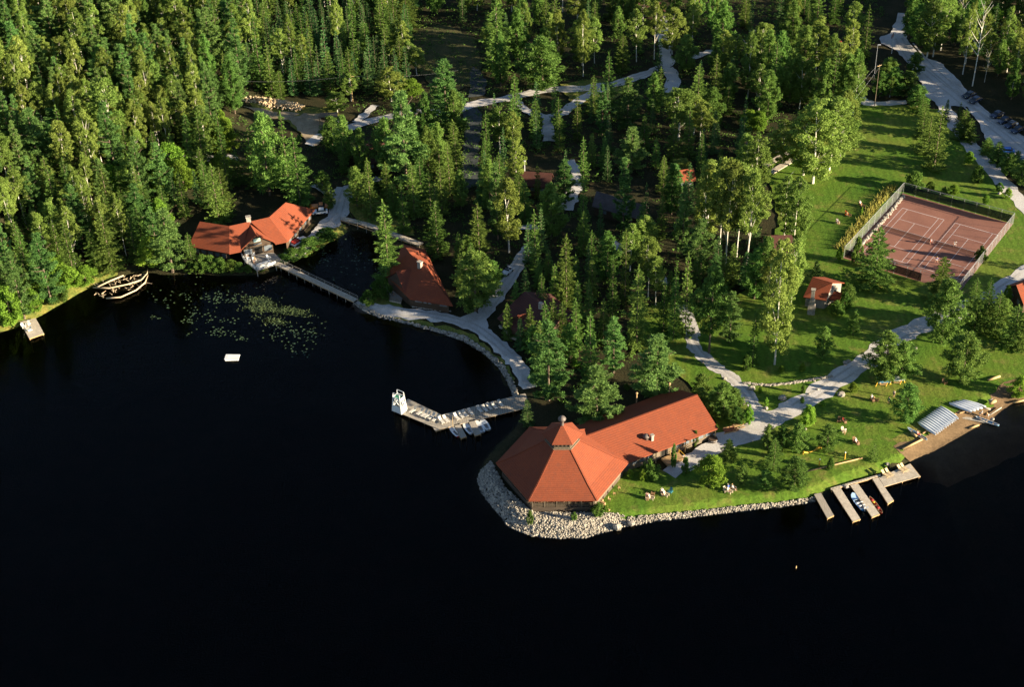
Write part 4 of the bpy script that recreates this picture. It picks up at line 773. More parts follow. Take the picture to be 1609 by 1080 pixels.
# entrance gable
gp, gr = at(402.4, 369, 7.4), at(392, 350, 7.6); ga, gb = at(379.5, 392, 4.3), at(432, 380.5, 4.3); gv = np.array([*(gr-gp)[:2], 0])
LB.part('entrance_roof', MB().slab([tuple(ga), tuple(gp), tuple(gp+gv), tuple(ga+gv)], .2).slab([tuple(gp), tuple(gb), tuple(gb+gv), tuple(gp+gv)], .2), M_roof)
k_ = gv/np.linalg.norm(gv)*.5; ga2, gb2, gp2 = ga+k_+(gb-ga)*.06, gb+k_-(gb-ga)*.06, gp+k_-[0, 0, .3]
LB.part('entrance_wall', MB().add([V3(ga2, .8), V3(gb2, .8), gb2+[0, 0, .1], gp2, ga2+[0, 0, .1], V3(ga2, .8)+gv*.8, V3(gb2, .8)+gv*.8, gb2+[0, 0, .1]+gv*.8, gp2+gv*.8, ga2+[0, 0, .1]+gv*.8], [(0, 1, 2, 3, 4), (1, 6, 7, 2), (5, 0, 4, 9)]), M_log)
for t, w_, h_, z_ in ((.16, 1.9, 1.5, 2.1), (.83, 1.9, 1.5, 2.1)): LB.window(ga2, gb2, t, w_, h_, z_)
LB.window(ga2, gb2, .5, 2.0, 2.2, 1.7, 'door', pm=M_dark)
LB.window(ga2, gb2, .5, 2.0, .35, 4.4, pm=M_pane)
LB.window(ga2, gb2, .5, 1.7, .95, 5.2, 'sign_panel', pm=mat('painted_sign', (.10, .30, .42), (.35, .42, .30), 1.6, .6, .3, lo=.45, hi=.55))
q = at(390.3, 349, 8); LB.part('chimney', MB().box((q[0], q[1]+.5, 7.6), (1.1, .9, 3.2), R(15)).box((q[0], q[1]+.5, 9.25), (1.3, 1.1, .2), R(15)), M_stone)
dk = [at(378.5, 399, 1.6), at(384, 411, 1.6), at(404, 425.5, 1.6), at(433.5, 416, 1.6), at(441, 407, 1.6), at(430, 397, 1.6)]
DK = Bld('entrance_deck', 'grey timber deck with white railing in front of the winged lodge entrance', 'deck', dk[2])
DK.part('deck_boards', MB().prism([tuple(q[:2]) for q in dk], 1.42, 1.6), M_deck)
mb = MB()
for q in dk[1:5]: mb.box((q[0], q[1], .2), (.2, .2, 2.4))
DK.part('support_post', mb, M_deck)
for a, b in ((dk[0], dk[1]), (dk[1], dk[2]), (dk[2], dk[3])):
    mb = MB(); n_ = 5
    for i in range(n_+1): q = a+(b-a)*i/n_; mb.box((q[0], q[1], 2.1), (.1, .1, 1.0))
    for z in (1.95, 2.3, 2.58): mb.beam((a[0], a[1], z), (b[0], b[1], z), .06, .16)
    DK.part('railing', mb, M_white)
mb = MB()
for i, z in enumerate((1.9, 2.05)): a, b = at(403, 418-2*i, z), at(425, 411-2*i, z); mb.beam(a, b, .3, .08)
for px, py in ((404, 418), (414, 414.5), (424, 411)): q = at(px, py, 1.6); mb.box((q[0], q[1], 1.8), (.12, .35, .5))
single('long_bench', mb, M_white, 'long pale bench along the railing of the lodge deck', 'bench')
# --- chimneyed cottage by the bay (deep eaves, mostly in shade)
CT = Bld('bay_cottage', 'dark red hip-roofed cottage with a stone chimney on the bay path', 'cottage', A2(662, 455))
cA, cB, cC, cD, cE = at(644, 470, 4), at(712, 481, 4), at(668, 392, 4), at(634, 384, 4), at(606, 432, 4); r2, r1 = at(672, 425, 8), at(643, 397, 8)
CT.part('roof', MB().slab([tuple(cA), tuple(cB), tuple(r2)], .2).slab([tuple(cB), tuple(cC), tuple(r1), tuple(r2)], .2).slab([tuple(cC), tuple(cD), tuple(r1)], .2).slab([tuple(cD), tuple(cE), tuple(cA), tuple(r2), tuple(r1)], .2), M_roof)
cc = np.mean([cA, cB, cC, cD, cE], 0); CW = [cc+(q-cc)*.88 for q in (cA, cB, cC, cD, cE)]
CT.part('wall', MB().prism([tuple(q[:2]) for q in CW], .9, 4.3), M_log)
for t, w_ in ((.2, 1.6), (.38, .7), (.5, .7), (.86, 1.7)): CT.window(CW[0], CW[1], t, w_, .9, 2.6)
for t in (.35, .7): CT.window(CW[4], CW[0], t, 1.2, 1.4, 2.2)
pk, bk2 = at(622.3, 426.6, 6.8), at(652, 421, 6.9); l1, l2 = at(635.5, 460, 4.2), at(606, 436, 4.2); gv = bk2-pk; gv[2] = 0
CT.part('porch_roof', MB().slab([tuple(pk), tuple(l1), tuple(l1+gv*.9), tuple(pk+gv)], .18).slab([tuple(l2), tuple(pk), tuple(pk+gv), tuple(l2+gv*.9)], .18), M_roof3)
CT.part('porch_wall', MB().add([V3(l1, .9)+gv*.12, l1+gv*.12, pk+gv*.12-[0, 0, .25], l2+gv*.12, V3(l2, .9)+gv*.12], [(0, 1, 2, 3, 4)]), M_log)
q = at(660, 418, 8); CT.part('chimney', MB().box((q[0], q[1], 7.6), (1.0, .8, 3.0), R(-40)).box((q[0], q[1], 9.15), (1.2, 1.0, .2), R(-40)), M_stone)
pd = [at(603, 452, 1.35), at(612, 472, 1.35), at(630, 476, 1.35), at(634, 462, 1.35), at(620, 448, 1.35)]
PD = Bld('cottage_patio', 'small railed timber patio beside the chimneyed bay cottage', 'patio', pd[0])
PD.part('deck_boards', MB().prism([tuple(q[:2]) for q in pd], 1.0, 1.35), M_deck); mb = MB()
for a, b in ((pd[0], pd[1]), (pd[1], pd[2])):
    for i in range(4): q = a+(b-a)*i/3; mb.box((q[0], q[1], 1.8), (.09, .09, .9))
    for z in (1.8, 2.2): mb.beam((a[0], a[1], z), (b[0], b[1], z), .06, .1)
PD.part('railing', mb, M_board)
# --- shaded cottage by the jeep lane
C2 = Bld('lane_cottage', 'cottage with a shade-darkened brown-red roof, half hidden by pines where the jeep lane meets the shore path', 'cottage', A2(845, 520))
g1, g2, h1, h2 = at(824, 458, 8), at(880, 503, 8), at(781, 500, 4), at(846, 548, 4)
C2.gable(g1, g2, h1, h2, roof=M_roof2, oh=.8)
a, b, c, d = at(812.5, 496, 6.6), at(838, 490, 6.6), at(820, 510, 4.4), at(796, 503, 4.4); gv = b-a; gv[2] = 0
C2.part('porch_roof', MB().slab([tuple(a), tuple(c), tuple(c+gv), tuple(b)], .18).slab([tuple(d), tuple(a), tuple(b), tuple(d+gv)], .18), M_roof3)
C2.part('porch_wall', MB().add([V3(c, .9)+gv*.1, c+gv*.1, a+gv*.1-[0, 0, .22], d+gv*.1, V3(d, .9)+gv*.1], [(0, 1, 2, 3, 4)]), M_log)
q = at(850, 488, 7); C2.part('chimney', MB().box((q[0], q[1], 7.8), (.9, .8, 2.6), R(-35)), M_stone)
mb = MB()
for px, py in ((790, 517), (799, 525), (806, 533)): q = at(px, py); mb.box((q[0], q[1], 1.5), (2.2, .5, .12), R(-35)).box((q[0], q[1], 1.2), (1.8, .3, .5), R(-35))
single('slatted_bench', mb, M_deck, 'row of grey slatted benches outside the lane cottage', 'bench')
# --- other roofs among the trees
def simple(name, label, r1, r2, e1, e2, ze=3.8, zr=6.6, roof=None, wall=None, cat='cottage'):
    B = Bld(name, label, cat, A2((e1[0]+e2[0]+r1[0]+r2[0])/4, (e1[1]+e2[1]+r1[1]+r2[1])/4))
    B.rf, B.w, B.ew = B.gable(at(*r1, zr), at(*r2, zr), at(*e1, ze), at(*e2, ze), roof=roof, wall=wall); P, Q = B.ew[0][0], B.ew[1][0]
    for t in (.22, .5, .78): B.window(P, Q, t, 1.0, .9, 2.2)
    return B
simple('brown_shed', 'dark brown shed roof under the huge layered pine', (556, 231), (612, 219), (571, 260), (630, 247), roof=M_roof2, cat='shed')
simple('long_cottage', 'long dark-roofed cottage in the unlit middle of the grove', (937, 300), (1016, 323), (930, 324), (1008, 346), roof=mat('dark_roof', (.10, .085, .085), (.07, .06, .06), .6, .9, .2, (6, .3)))
b_ = simple('pine_cottage', 'dusky red cottage with a tall pipe inside the curved path', (812, 268), (868, 272), (806, 290), (866, 296), roof=M_roof2)
q = at(824, 268, 6.0); b_.part('flue_pipe', MB().tube([q-[0, 0, 1], q+[0, 0, 2.8]], .2, 8).lathe((q[0], q[1], q[2]+2.7), [(.4, 0), (.4, .3), (.1, .4)], 8), M_metal)
simple('grove_cottage', 'small brick-red roof showing between pine and birch clump', (1064, 268), (1090, 264), (1062, 287), (1094, 283))
simple('hidden_hut', 'tiny red hut beside the flat-tiered pine below the upper road', (942, 176), (958, 174), (941, 188), (962, 186), zr=5.4, ze=3.4, cat='hut')
simple('wood_cabin', 'small red-roofed cabin in the trees at the top of the lawn', (1302, 66), (1322, 62), (1306, 84), (1328, 80), zr=6.4)
simple('birch_cottage', 'red-roofed cottage behind the tallest lawn birches', (1206, 370), (1244, 369), (1220, 397), (1255, 396), roof=M_roof2, wall=M_board)
simple('lodge_outbuilding', 'faint red roof in the trees at the top edge behind the upper road', (1003, 4), (1040, 2), (1004, 20), (1046, 18), roof=M_roof2, zr=6.2)
# stone-chimney cabin
SC = Bld('stone_chimney_cabin', 'small red-roofed cabin with tall outside stone chimney near the tennis court', 'cabin', A2(1292, 480))
s1, s2, f1, f2 = at(1277, 435.3, 6.6), at(1308.5, 444.5, 6.6), at(1262, 467, 3.7), at(1298, 472.5, 3.7)
G2 = at(1327, 444.5, 4.7); G1 = G2+(s1-s2)
SC.part('roof', MB().slab([tuple(f1), tuple(f2), tuple(s2), tuple(s1)], .18).slab([tuple(s1), tuple(s2), tuple(G2), tuple(G1)], .18), M_roof)
up_ = np.array([0, 0, -.2]); el_ = (s1-s2)*np.array([1, 1, 0]); el_ = el_/np.linalg.norm(el_)*.4; ew = []
for f_, r_, g_, e_ in ((f1, s1, G1, -el_), (f2, s2, G2, el_)):
    p_, q_ = f_+(r_-f_)*.12+e_, g_+(r_-g_)*.1+e_; ew.append([V3(p_, .95), p_+up_, r_+e_+up_, q_+up_, V3(q_, .95)])
SC.part('wall', MB().add(ew[0]+ew[1], [(0, 1, 2, 3, 4), (9, 8, 7, 6, 5)]+[(i, 5+i, 6+i, 1+i) for i in range(4)]), M_cab)
P, Q = ew[1][0], ew[1][4]
SC.window(P, Q, .68, .9, 1.0, 3.2); SC.window(P, Q, .3, .8, 1.0, 2.0)
p1, p2, p3, p4 = at(1312, 456.5, 4.0), at(1325, 461.5, 4.0), at(1317.5, 474, 3.1), at(1301.5, 470, 3.1)
SC.part('porch_roof', MB().slab([tuple(p1), tuple(p4), tuple(p3), tuple(p2)], .15), M_roof)
for q in (p3, p4): SC.part('porch_post', MB().box((q[0], q[1]+.15, 1.9), (.14, .14, 2.1)), M_post)
q = at(1274.5, 494); mb = MB(); mb.box((q[0], q[1]+.2, 2.2), (1.7, 1.1, 2.6), R(-14)).box((q[0], q[1]+.2, 4.1), (1.2, .95, 1.6), R(-14)).box((q[0], q[1]+.2, 6.0), (.8, .8, 3.2), R(-14)).box((q[0], q[1]+.2, 7.65), (1.0, 1.0, .18), R(-14)); SC.part('stone_chimney', mb, M_stone)
# right-edge cabin
EC = Bld('edge_cabin', 'red-roofed cabin cut by the right edge with a dark shaded gable', 'cabin', A2(1605, 480))
n1, f_, k1 = at(1608, 478, 3.9), at(1580, 449.5, 3.9), at(1592.6, 456.3, 6.9); dv = at(1625, 445, 6.9)-k1
pkx = (n1+f_)/2; pkx[2] = 6.6
_, _, ew = EC.gable(pkx, pkx+dv*2, n1, n1+dv*2, oh=.5)
P, Q = ew[0][4], ew[0][0]; EC.window(P, Q, .3, 1, 1, 2.2); EC.window(P, Q, .7, 1, 1, 2.2)
# open timber lean-to by the clearing
LT = Bld('timber_lean_to', 'open-fronted dark timber lean-to at the edge of the gravel clearing', 'shed', A2(517, 190))
q = at(517, 192); x0, y0 = q[0], q[1]
LT.part('roof', MB().slab([(x0-2.6, y0-1.8, 3.6), (x0+2.6, y0-1.8, 3.6), (x0+2.6, y0+2, 3.1), (x0-2.6, y0+2, 3.1)], .18), M_board)
LT.part('rear_wall', MB().box((x0, y0+1.8, 2), (4.8, .15, 2.2)), M_log)
for dx in (-2.4, 0, 2.4): LT.part('corner_post', MB().box((x0+dx, y0-1.6, 2.2), (.2, .2, 2.5)), M_wood)
# a long heap of cut logs behind the clearing
g = np.random.default_rng(9); mb = MB(); a, b = at(379, 165), at(474, 171)
for i in range(620):
    u = g.uniform()**1.25; q = a+(b-a)*u; w_ = 4.4*(1-u*.5); off = float(np.clip(g.normal(0, .4), -1, 1))*w_; s = g.uniform(.14, .30); l = g.uniform(.5, 1.3); z = 1.1+max(0, 2.9*(1-u*.7)*(1-abs(off)/w_)*g.uniform(.35, 1)); th = g.normal(1.5, .5); x, y = q[0]+g.normal(0, .4), q[1]+math.sin(u*3.1)*1.2+off; dx, dy, dz = math.cos(th)*l/2, math.sin(th)*l/2, g.normal(0, .15)
    mb.tube([(x-dx, y-dy, z-dz), (x+dx, y+dy, z+dz)], [s, s*.9], 7)
o = mb.build('log_heap', mat('cut_logs', (.66, .50, .31), (.40, .29, .17), 1.1, .9, .1, lo=.4, hi=.6)); tag(o, 'long heap of pale cut logs below the conifer stand', 'log heap', None, 'stuff')
# ---------------------------------------------------------------- docks, boats, furniture
def dock(name, label, polys, z=.62, th=.28, m=None, cat='dock', boards=.32):
    """deck made of separate boards across the long edge, on stringers and posts; polys are px quads with long edge first"""
    B = Bld(name, label, cat, A2(*polys[0][0], z), 0.0)
    for pq in polys:
        c = [at(x, y, z) for x, y in pq]; a, b, c2, d = c; L = np.linalg.norm(b-a); n = max(3, int(L/boards)); mb = MB()
        for i in range(n):
            t0, t1 = i/n, (i+.92)/n; j = (random.uniform(-.03, .03))
            mb.slab([tuple(a+(b-a)*t0), tuple(a+(b-a)*t1), tuple(d+(c2-d)*t1+(d-a)*j*.2), tuple(d+(c2-d)*t0+(d-a)*j*.2)], .07)
        B.part('deck_boards', mb, m or M_dock)
        mb = MB()
        for s in (.06, .94):
            p, q = a+(d-a)*s, b+(c2-b)*s; mb.beam(p-[0, 0, .17], q-[0, 0, .17], .16, .2)
        mb.beam(b-[0, 0, .14], c2-[0, 0, .14], .18, .26)
        B.part('frame', mb, M_wood)
        k = max(2, int(L/4)); mb = MB()
        for i in range(k+1):
            for s in (.05, .95): q = a+(d-a)*s; q = q+(b+(c2-b)*s-q)*min(.98, i/k+.01); mb.tube([(q[0], q[1], -3.5), (q[0], q[1], z-.08)], .1, 6)
        B.part('dock_post', mb, M_wood)
    return B
dock('finger_dock', 'narrowest and greyest of the four finger docks below the lawn', [[(1279, 777), (1300, 815), (1310, 810), (1290, 775)]], m=M_deck)
dock('finger_dock', 'long finger dock on the open-water side of the blue motorboat', [[(1307, 769), (1340, 820), (1352, 816), (1320, 766)]])
dock('finger_dock', 'finger dock between the blue motorboat and the red canoe', [[(1336, 763), (1370, 813), (1382, 808), (1348, 760)]])
dock('finger_dock', 'short finger dock at the edge of the lounger platform', [[(1371, 753), (1395, 792), (1404, 786), (1380, 751)]])
dock('sunning_platform', 'wide plank platform with two pairs of deck loungers beside the sandy beach', [[(1390, 765), (1446, 749), (1430, 729), (1381, 751)]])
dock('shore_boardwalk', 'plank edging along the bank joining the finger docks', [[(1306, 770), (1384, 748), (1383, 745.5), (1305, 767.5)]], boards=.6)
dock('sun_platform', 'square wooden platform with white chairs below the left shore pines', [[(31, 506), (46, 532), (69, 524), (56, 500)]])
dock('sunning_dock', 'long bent grey dock with rows of loungers and a white tower in the bay', [[(617, 645), (690, 675), (696, 653), (641, 627)], [(690, 675), (833, 640), (826, 618), (694, 652)]], m=M_deck, boards=.5)
dock('swim_step', 'sunlit corner platform on the bend of the bay dock', [[(677, 667), (684, 677.5), (709, 670), (700, 663)]], z=.5)
dock('mooring_finger', 'short mooring dock between the red sailboat and the single white boat', [[(713, 668), (724, 689), (733, 686), (722, 665)]], m=M_deck)
dock('mooring_finger', 'short mooring dock between the single white boat and the moored pair', [[(736, 662), (746, 685), (756, 682), (745, 659)]], m=M_deck)
# swim raft and buoy
RF = Bld('swim_raft', 'small white swim raft afloat off the lily pads', 'raft', A2(365, 562, .3), 0)
c = at(365, 562, .3); RF.part('deck_boards', MB().box((c[0], c[1], .42), (3.2, 1.9, .14), R(-4)), M_white)
for dy in (-.7, .7): RF.part('float', MB().tube([(c[0]-1.5, c[1]+dy, .12), (c[0]+1.5, c[1]+dy, .12)], .26, 8), M_white)
RF.part('ladder', MB().beam((c[0]-1.0, c[1]-.6, .5), (c[0]-1.0, c[1]-.6, 1.1), .06, .06).beam((c[0]-1.0, c[1]+.1, .5), (c[0]-1.0, c[1]+.1, 1.1), .06, .06).beam((c[0]-1.0, c[1]-.6, 1.08), (c[0]-1.0, c[1]+.1, 1.08), .06, .06), M_metal)
c = at(1251, 892, .2); single('mooring_buoy', MB().lathe((c[0], c[1], -.2), [(.04, 0), (.12, .1), (.12, .45), (.06, .55), (.06, .75), (.02, .8)], 10), mat('orange_buoy', (.7, .42, .2), (.62, .36, .16), 1, .6), 'small pale orange buoy alone on the black water', 'buoy', None, True)
# white tower on the end of the bay dock
TW = Bld('lifeguard_tower', 'white boarded tower with green platform at the end of the bay dock', 'tower', A2(628, 644, .62), .62)
c = at(628, 645, .62); ca = math.atan2(*(at(690, 675, .62)-at(617, 645, .62))[[1, 0]]); rot = lambda x, y, z: (c[0]+x*math.cos(ca)-y*math.sin(ca), c[1]+x*math.sin(ca)+y*math.cos(ca), .62+z)
b0, b1, hh = 1.25, .85, 3.7; cs = ((-1, -1), (1, -1), (1, 1), (-1, 1))
for sx, sy in cs: TW.part('leg', MB().beam(rot(sx*b0, sy*b0*.8, 0), rot(sx*b1, sy*b1*.8, hh+1.0), .16, .16), M_white)
mb = MB()
for i in range(4):
    (x0_, y0_), (x1_, y1_) = cs[i], cs[(i+1) % 4]; f = lambda x, y, z: rot(x*(b0+(b1-b0)*z/4.7), y*.8*(b0+(b1-b0)*z/4.7), z)
    mb.add([f(x0_, y0_, 0), f(x1_, y1_, 0), f(x1_, y1_, 1.7), f(x0_, y0_, 1.7)], [(0, 1, 2, 3)])
    mb.beam(f(x0_, y0_, 1.7), f(x1_, y1_, 3.5), .1, .1).beam(f(x1_, y1_, 1.7), f(x0_, y0_, 3.5), .1, .1).beam(f(x0_, y0_, 3.6), f(x1_, y1_, 3.6), .12, .3)
TW.part('panel', mb, M_white)
TW.part('platform', MB().box(rot(0, 0, 3.55), (1.7, 1.4, .14), ca), mat('green_boards', (.04, .20, .11), (.03, .15, .09), 1, .7))
for sy in (-1, 1): TW.part('hand_rail', MB().tube([rot(-.85, sy*.68, 3.6), rot(-.85, sy*.68, 4.75), rot(.85, sy*.68, 4.75), rot(.85, sy*.68, 3.6)], .07, 6), M_white)
mb = MB(); mb.beam(rot(1.7, -.3, 0), rot(.95, -.3, 3.6), .07, .07).beam(rot(1.7, .3, 0), rot(.95, .3, 3.6), .07, .07)
for i in range(1, 9): mb.beam(rot(1.7-.75*i/9, -.3, .4*i), rot(1.7-.75*i/9, .3, .4*i), .05, .05)
TW.part('ladder', mb, M_white)
# loungers
def lounger(m, name='deck_lounger'):
    o = empty(name, (0, 0, 0), 'pale slatted deck lounger', 'lounger')
    mb = MB()
    for i in range(7): mb.box((0, -.85+i*.18, .36), (.62, .15, .04))
    mb.build('seat', m, o); mb = MB()
    for i in range(5): y, z = .42+i*.13, .40+i*.10; mb.add([(-.31, y, z), (.31, y, z), (.31, y+.11, z+.085), (-.31, y+.11, z+.085), (-.31, y, z-.04), (.31, y, z-.04), (.31, y+.11, z+.045), (-.31, y+.11, z+.045)], [(0, 1, 2, 3), (7, 6, 5, 4), (0, 4, 5, 1), (2, 6, 7, 3)])
    mb.build('backrest', m, o)
    for sx in (-1, 1):
        for y in (-.75, .35): MB().box((sx*.3, y, .17), (.07, .07, .34)).build('leg', m, o)
        MB().box((sx*.31, -.2, .33), (.05, 1.5, .08)).build('rail', m, o)
    return o
lg = lounger(mat('pale_lounger', (.62, .57, .50), (.5, .46, .4), 1, .7))
ang = lambda a, b, z=1: math.atan2(*(at(*b, z)-at(*a, z))[[1, 0]])
d1 = ang((617, 645), (690, 675)); d2 = ang((690, 675), (833, 640))
L1 = ['pale lounger nearest the white tower on the bay dock', 'second pale lounger from the white tower', 'third pale lounger from the white tower', 'fourth pale lounger from the white tower', 'fifth pale lounger from the white tower', 'last pale lounger of the row between tower and dock bend']
for (px, py), lb in zip(((649, 647), (660, 650), (666, 653), (671, 655), (678, 657), (684.5, 660)), L1): q = at(px, py, .62); place(lg, (q[0], q[1], .62), d1+R(-8)+math.pi*0, lb, 'loungers on the bay dock')
L2 = ['left lounger of the two on the bend of the bay dock', 'right lounger of the two on the bend of the bay dock', 'dark-shadowed lounger left of the mooring docks', 'left lounger of the close pair above the single white boat', 'right lounger of the close pair above the single white boat', 'tan lounger standing alone above the gap between white boats', 'first lounger of the four toward the shore', 'second lounger of the four toward the shore', 'third lounger of the four toward the shore', 'fourth lounger of the four toward the shore', 'single lounger closest to the shore on the bay dock']
for (px, py), lb in zip(((694, 663.5), (701, 661.5), (718, 658), (725, 655), (731, 653), (740, 650.5), (754, 646), (762.5, 645), (769, 642), (777, 640.5), (787, 637)), L2): q = at(px, py, .62); place(lg, (q[0], q[1], .62), d2+R(12), lb, 'loungers on the bay dock')
lg2 = lounger(mat('yellow_pine_lounger', (.58, .44, .26), (.48, .36, .2), 1, .7), 'wooden_lounger')
for (px, py, lb) in ((1391, 748, 'outer lounger of the pair nearest the finger docks'), (1397, 745.5, 'inner lounger of the pair nearest the finger docks'), (1416, 740, 'nearer lounger of the pair at the beach end of the platform'), (1421, 737.5, 'farther lounger of the pair at the beach end of the platform')):
    q = at(px, py, .62); place(lg2, (q[0], q[1], .62), R(35), lb, 'loungers on the sunning platform')
# adirondack chairs
def adirondack(m, name='lawn_chair'):
    o = empty(name, (0, 0, 0), 'lawn chair', 'chair')
    mb = MB()
    for i in range(6): mb.slab([(-.28, -.42+i*.13, .38-i*.025), (.28, -.42+i*.13, .38-i*.025), (.28, -.31+i*.13, .36-i*.025), (-.28, -.31+i*.13, .36-i*.025)], .03)
    mb.build('seat', m, o); mb = MB()
    for i in range(5): x = -.24+i*.12; t = .98-abs(i-2)*.06; mb.slab([(x-.052, .3, .24), (x+.052, .3, .24), (x+.06, .3+t*.34, .24+t*.78), (x-.06, .3+t*.34, .24+t*.78)], .03)
    mb.build('backrest', m, o)
    for sx in (-1, 1):
        MB().slab([(sx*.27-.07, -.48, .58), (sx*.40+.03, -.48, .58), (sx*.40+.03, .34, .55), (sx*.27-.07, .34, .55)][::1], .03).build('armrest', m, o)
        MB().beam((sx*.34, -.4, 0), (sx*.34, -.4, .56), .1, .05).build('leg', m, o); MB().beam((sx*.3, -.42, .3), (sx*.3, .72, .02), .05, .12).build('leg', m, o)
    return o
ch_w = adirondack(mat('brown_chair_wood', (.26, .15, .07), (.2, .11, .05), 1, .7)); ch_o = adirondack(mat('orange_chair_paint', (.85, .17, .02), (.75, .14, .02), 1, .6), 'lawn_chair'); ch_p = adirondack(mat('pale_chair_wood', (.52, .42, .30), (.42, .34, .24), 1, .7), 'lawn_chair')
CH = [(ch_p, 1017, 784, -20, 'pale lawn chair left of the blue-green chair near the pavilion lawn'), (ch_p, 1024, 785, 40, 'pale lawn chair with the small table in the lower pair by the pavilion'), (ch_w, 1026, 779, 150, 'dark lawn chair facing away beside the lower pavilion pair'),
 (ch_p, 1041, 777, -10, 'pale chair of the upper pair near the pavilion'), (ch_p, 1047, 780, 30, 'front pale chair beside the blue-green chair'),
 (ch_p, 1140, 773, 0, 'pale chair left of the blue-shirted sitter'), (ch_p, 1147, 775, 20, 'pale chair in front of the blue-shirted sitter'), (ch_p, 1153, 770, 40, 'light chair right of the blue-shirted sitter'),
 (ch_w, 1318, 663, -30, 'brown chair left of the brown pair above the hammock tree'), (ch_w, 1326, 664, 20, 'brown chair right of the brown pair above the hammock tree'), (ch_p, 1325, 679, 0, 'pale chair with the standing guest on the mid lawn'),
 (ch_w, 1346, 698, 20, 'brown chair of the white-haired sitter above the volleyball posts'), (ch_w, 1342, 695, -20, 'brown chair next to the white-haired sitter'), (ch_w, 1371, 630, 10, 'brown chair of the white-shirted sitter near the swing benches'), (ch_w, 1377, 631, 40, 'dark footrest chair of the white-shirted sitter'),
 (ch_o, 1330, 338, -15, 'bright orange chair on the long lawn left of the tennis court'), (ch_w, 1334, 340, 20, 'dark chair touching the bright orange chair'), (ch_w, 1352, 323, 0, 'dark chair of the white-topped sitter beside the court hedge'), (ch_w, 1356, 326, 40, 'low dark chair just below the white-topped sitter'), (ch_p, 1316, 351, 0, 'pale chair nearest the leafy sapling on the long lawn'),
 (ch_w, 1484, 603, 10, 'small dark chair alone between the two lawn pines above the canoes')]
for c_, px, py, a, lb in CH: q = at(px, py); place(c_, (q[0], q[1], 1.02), R(a+20), lb, 'lawn chairs')
ch_t = adirondack(mat('teal_chair', (.03, .16, .2), (.02, .12, .16), 1, .6), 'lawn_chair'); q = at(1053, 775); place(ch_t, (q[0], q[1], 1.02), R(-30), 'blue-green chair with tall back near the pavilion')
ch_v = adirondack(M_white, 'white_chair')
for px, py, z, lb in ((37, 515, .62, 'white chair at the shore corner of the left sun platform'), (44, 511, .62, 'white chair at the far edge of the left sun platform'), (46, 520, .62, 'white chair nearest the open water on the left sun platform'), (386, 405, 1.6, 'white chair by the left railing of the lodge deck'), (398, 403, 1.6, 'white chair by the wall of the lodge deck'), (391, 411, 1.6, 'white chair at the corner of the lodge deck'), (400, 411, 1.6, 'white chair beside the lodge deck bench'), (422, 407, 1.6, 'white chair at the far end of the lodge deck'), (604, 456, 1.35, 'white chair on the railed cottage patio'), (614, 462, 1.35, 'white chair near the wall of the cottage patio')):
    q = at(px, py, z); place(ch_v, (q[0], q[1], z+.01), R(random.uniform(-40, 60)), lb, 'white chairs')
# hulls: stations of (half-beam, keel z, gunwale z)
def hull(L, W, D, n=11, pe=.55, sheer=.12, transom=0, m=6):
    rows = []
    for i in range(n):
        t = i/(n-1); y = (t-.5)*L; s = (1-abs(2*t-1)**2.4)**pe if t < .5 or not transom else max(transom, 1) * (1-((2*t-1)**2)*(1-transom)) if transom else 1
        if transom and t >= .5: s = 1-((2*t-1)**2)*(1-transom)
        b = W/2*max(s, .02); e = abs(2*t-1); zg = D+sheer*e**2.5; zk = .02+.10*D*e**3*(0 if (transom and t > .5) else 3)
        rows.append([(b*math.sin(math.pi/2*(k/m))*(1 if k < m else 1), y, zk+(zg-zk)*(1-math.cos(math.pi/2*(k/m)))**.85) for k in range(m+1)])
    return rows
def hull_mb(rows, th=0):
    mb = MB(); m = len(rows[0])-1; V = []
    for r_ in rows: V += [(-x, y, z) for x, y, z in r_[::-1]]+[q for q in r_[1:]]
    w = 2*m+1; f = [(i*w+k, i*w+k+1, (i+1)*w+k+1, (i+1)*w+k) for i in range(len(rows)-1) for k in range(w-1)]
    f.append(tuple(range(w-1, -1, -1))); f.append(tuple((len(rows)-1)*w+k for k in range(w)))
    return mb.add(V, f)
def strip(rows, w, h, side):
    mb = MB()
    for i in range(len(rows)-1):
        a, b = rows[i][-1], rows[i+1][-1]; mb.beam((a[0]*side, a[1], a[2]), (b[0]*side, b[1], b[2]), w, h)
    return mb
M_hull = mat('white_hull', (.56, .59, .64), (.46, .49, .55), .5, .35, .4); M_red = mat('red_paint', (.45, .03, .025), (.36, .03, .025), 1, .4, .4); M_blue = mat('blue_paint', (.05, .22, .52), (.04, .18, .46), .7, .35, .5); M_seat = mat('ash_seat', (.34, .24, .13), (.26, .18, .1), 1, .7)
def canoe(name, mh, mg, upside=False, inside=None):
    o = empty(name, (0, 0, 0), 'canoe', 'canoe'); rows = hull(5.1, .92, .36, 13, .62, .2)
    s = (lambda b: b) if not upside else (lambda b: (setattr(b, 'v', [(x, -y, .62-z) for x, y, z in b.v]), b)[1])
    s(hull_mb(rows)).build('hull', mh, o, True)
    for sd in (-1, 1): s(strip(rows, .06, .05, sd)).build('gunwale', mg, o)
    for y, w in ((-1.45, .5), (1.3, .56), (0, .8)): s(MB().box((0, y, .33), (w, .2 if y else .08, .03))).build('seat' if y else 'thwart', M_seat, o)
    return o
cw = canoe('upturned_canoe', M_hull, mat('silver_gunwale', (.5, .52, .55), (.4, .42, .45), 1, .4), True); cy_ = canoe('upturned_canoe', M_hull, M_yellow, True)
a, b = at(1456, 675), at(1491, 650); ax = ang((1441, 663), (1472, 684))
NUM = ['second', 'third', 'fourth', 'fifth', 'sixth', 'seventh', 'eighth', 'ninth', 'tenth', 'eleventh', 'twelfth']
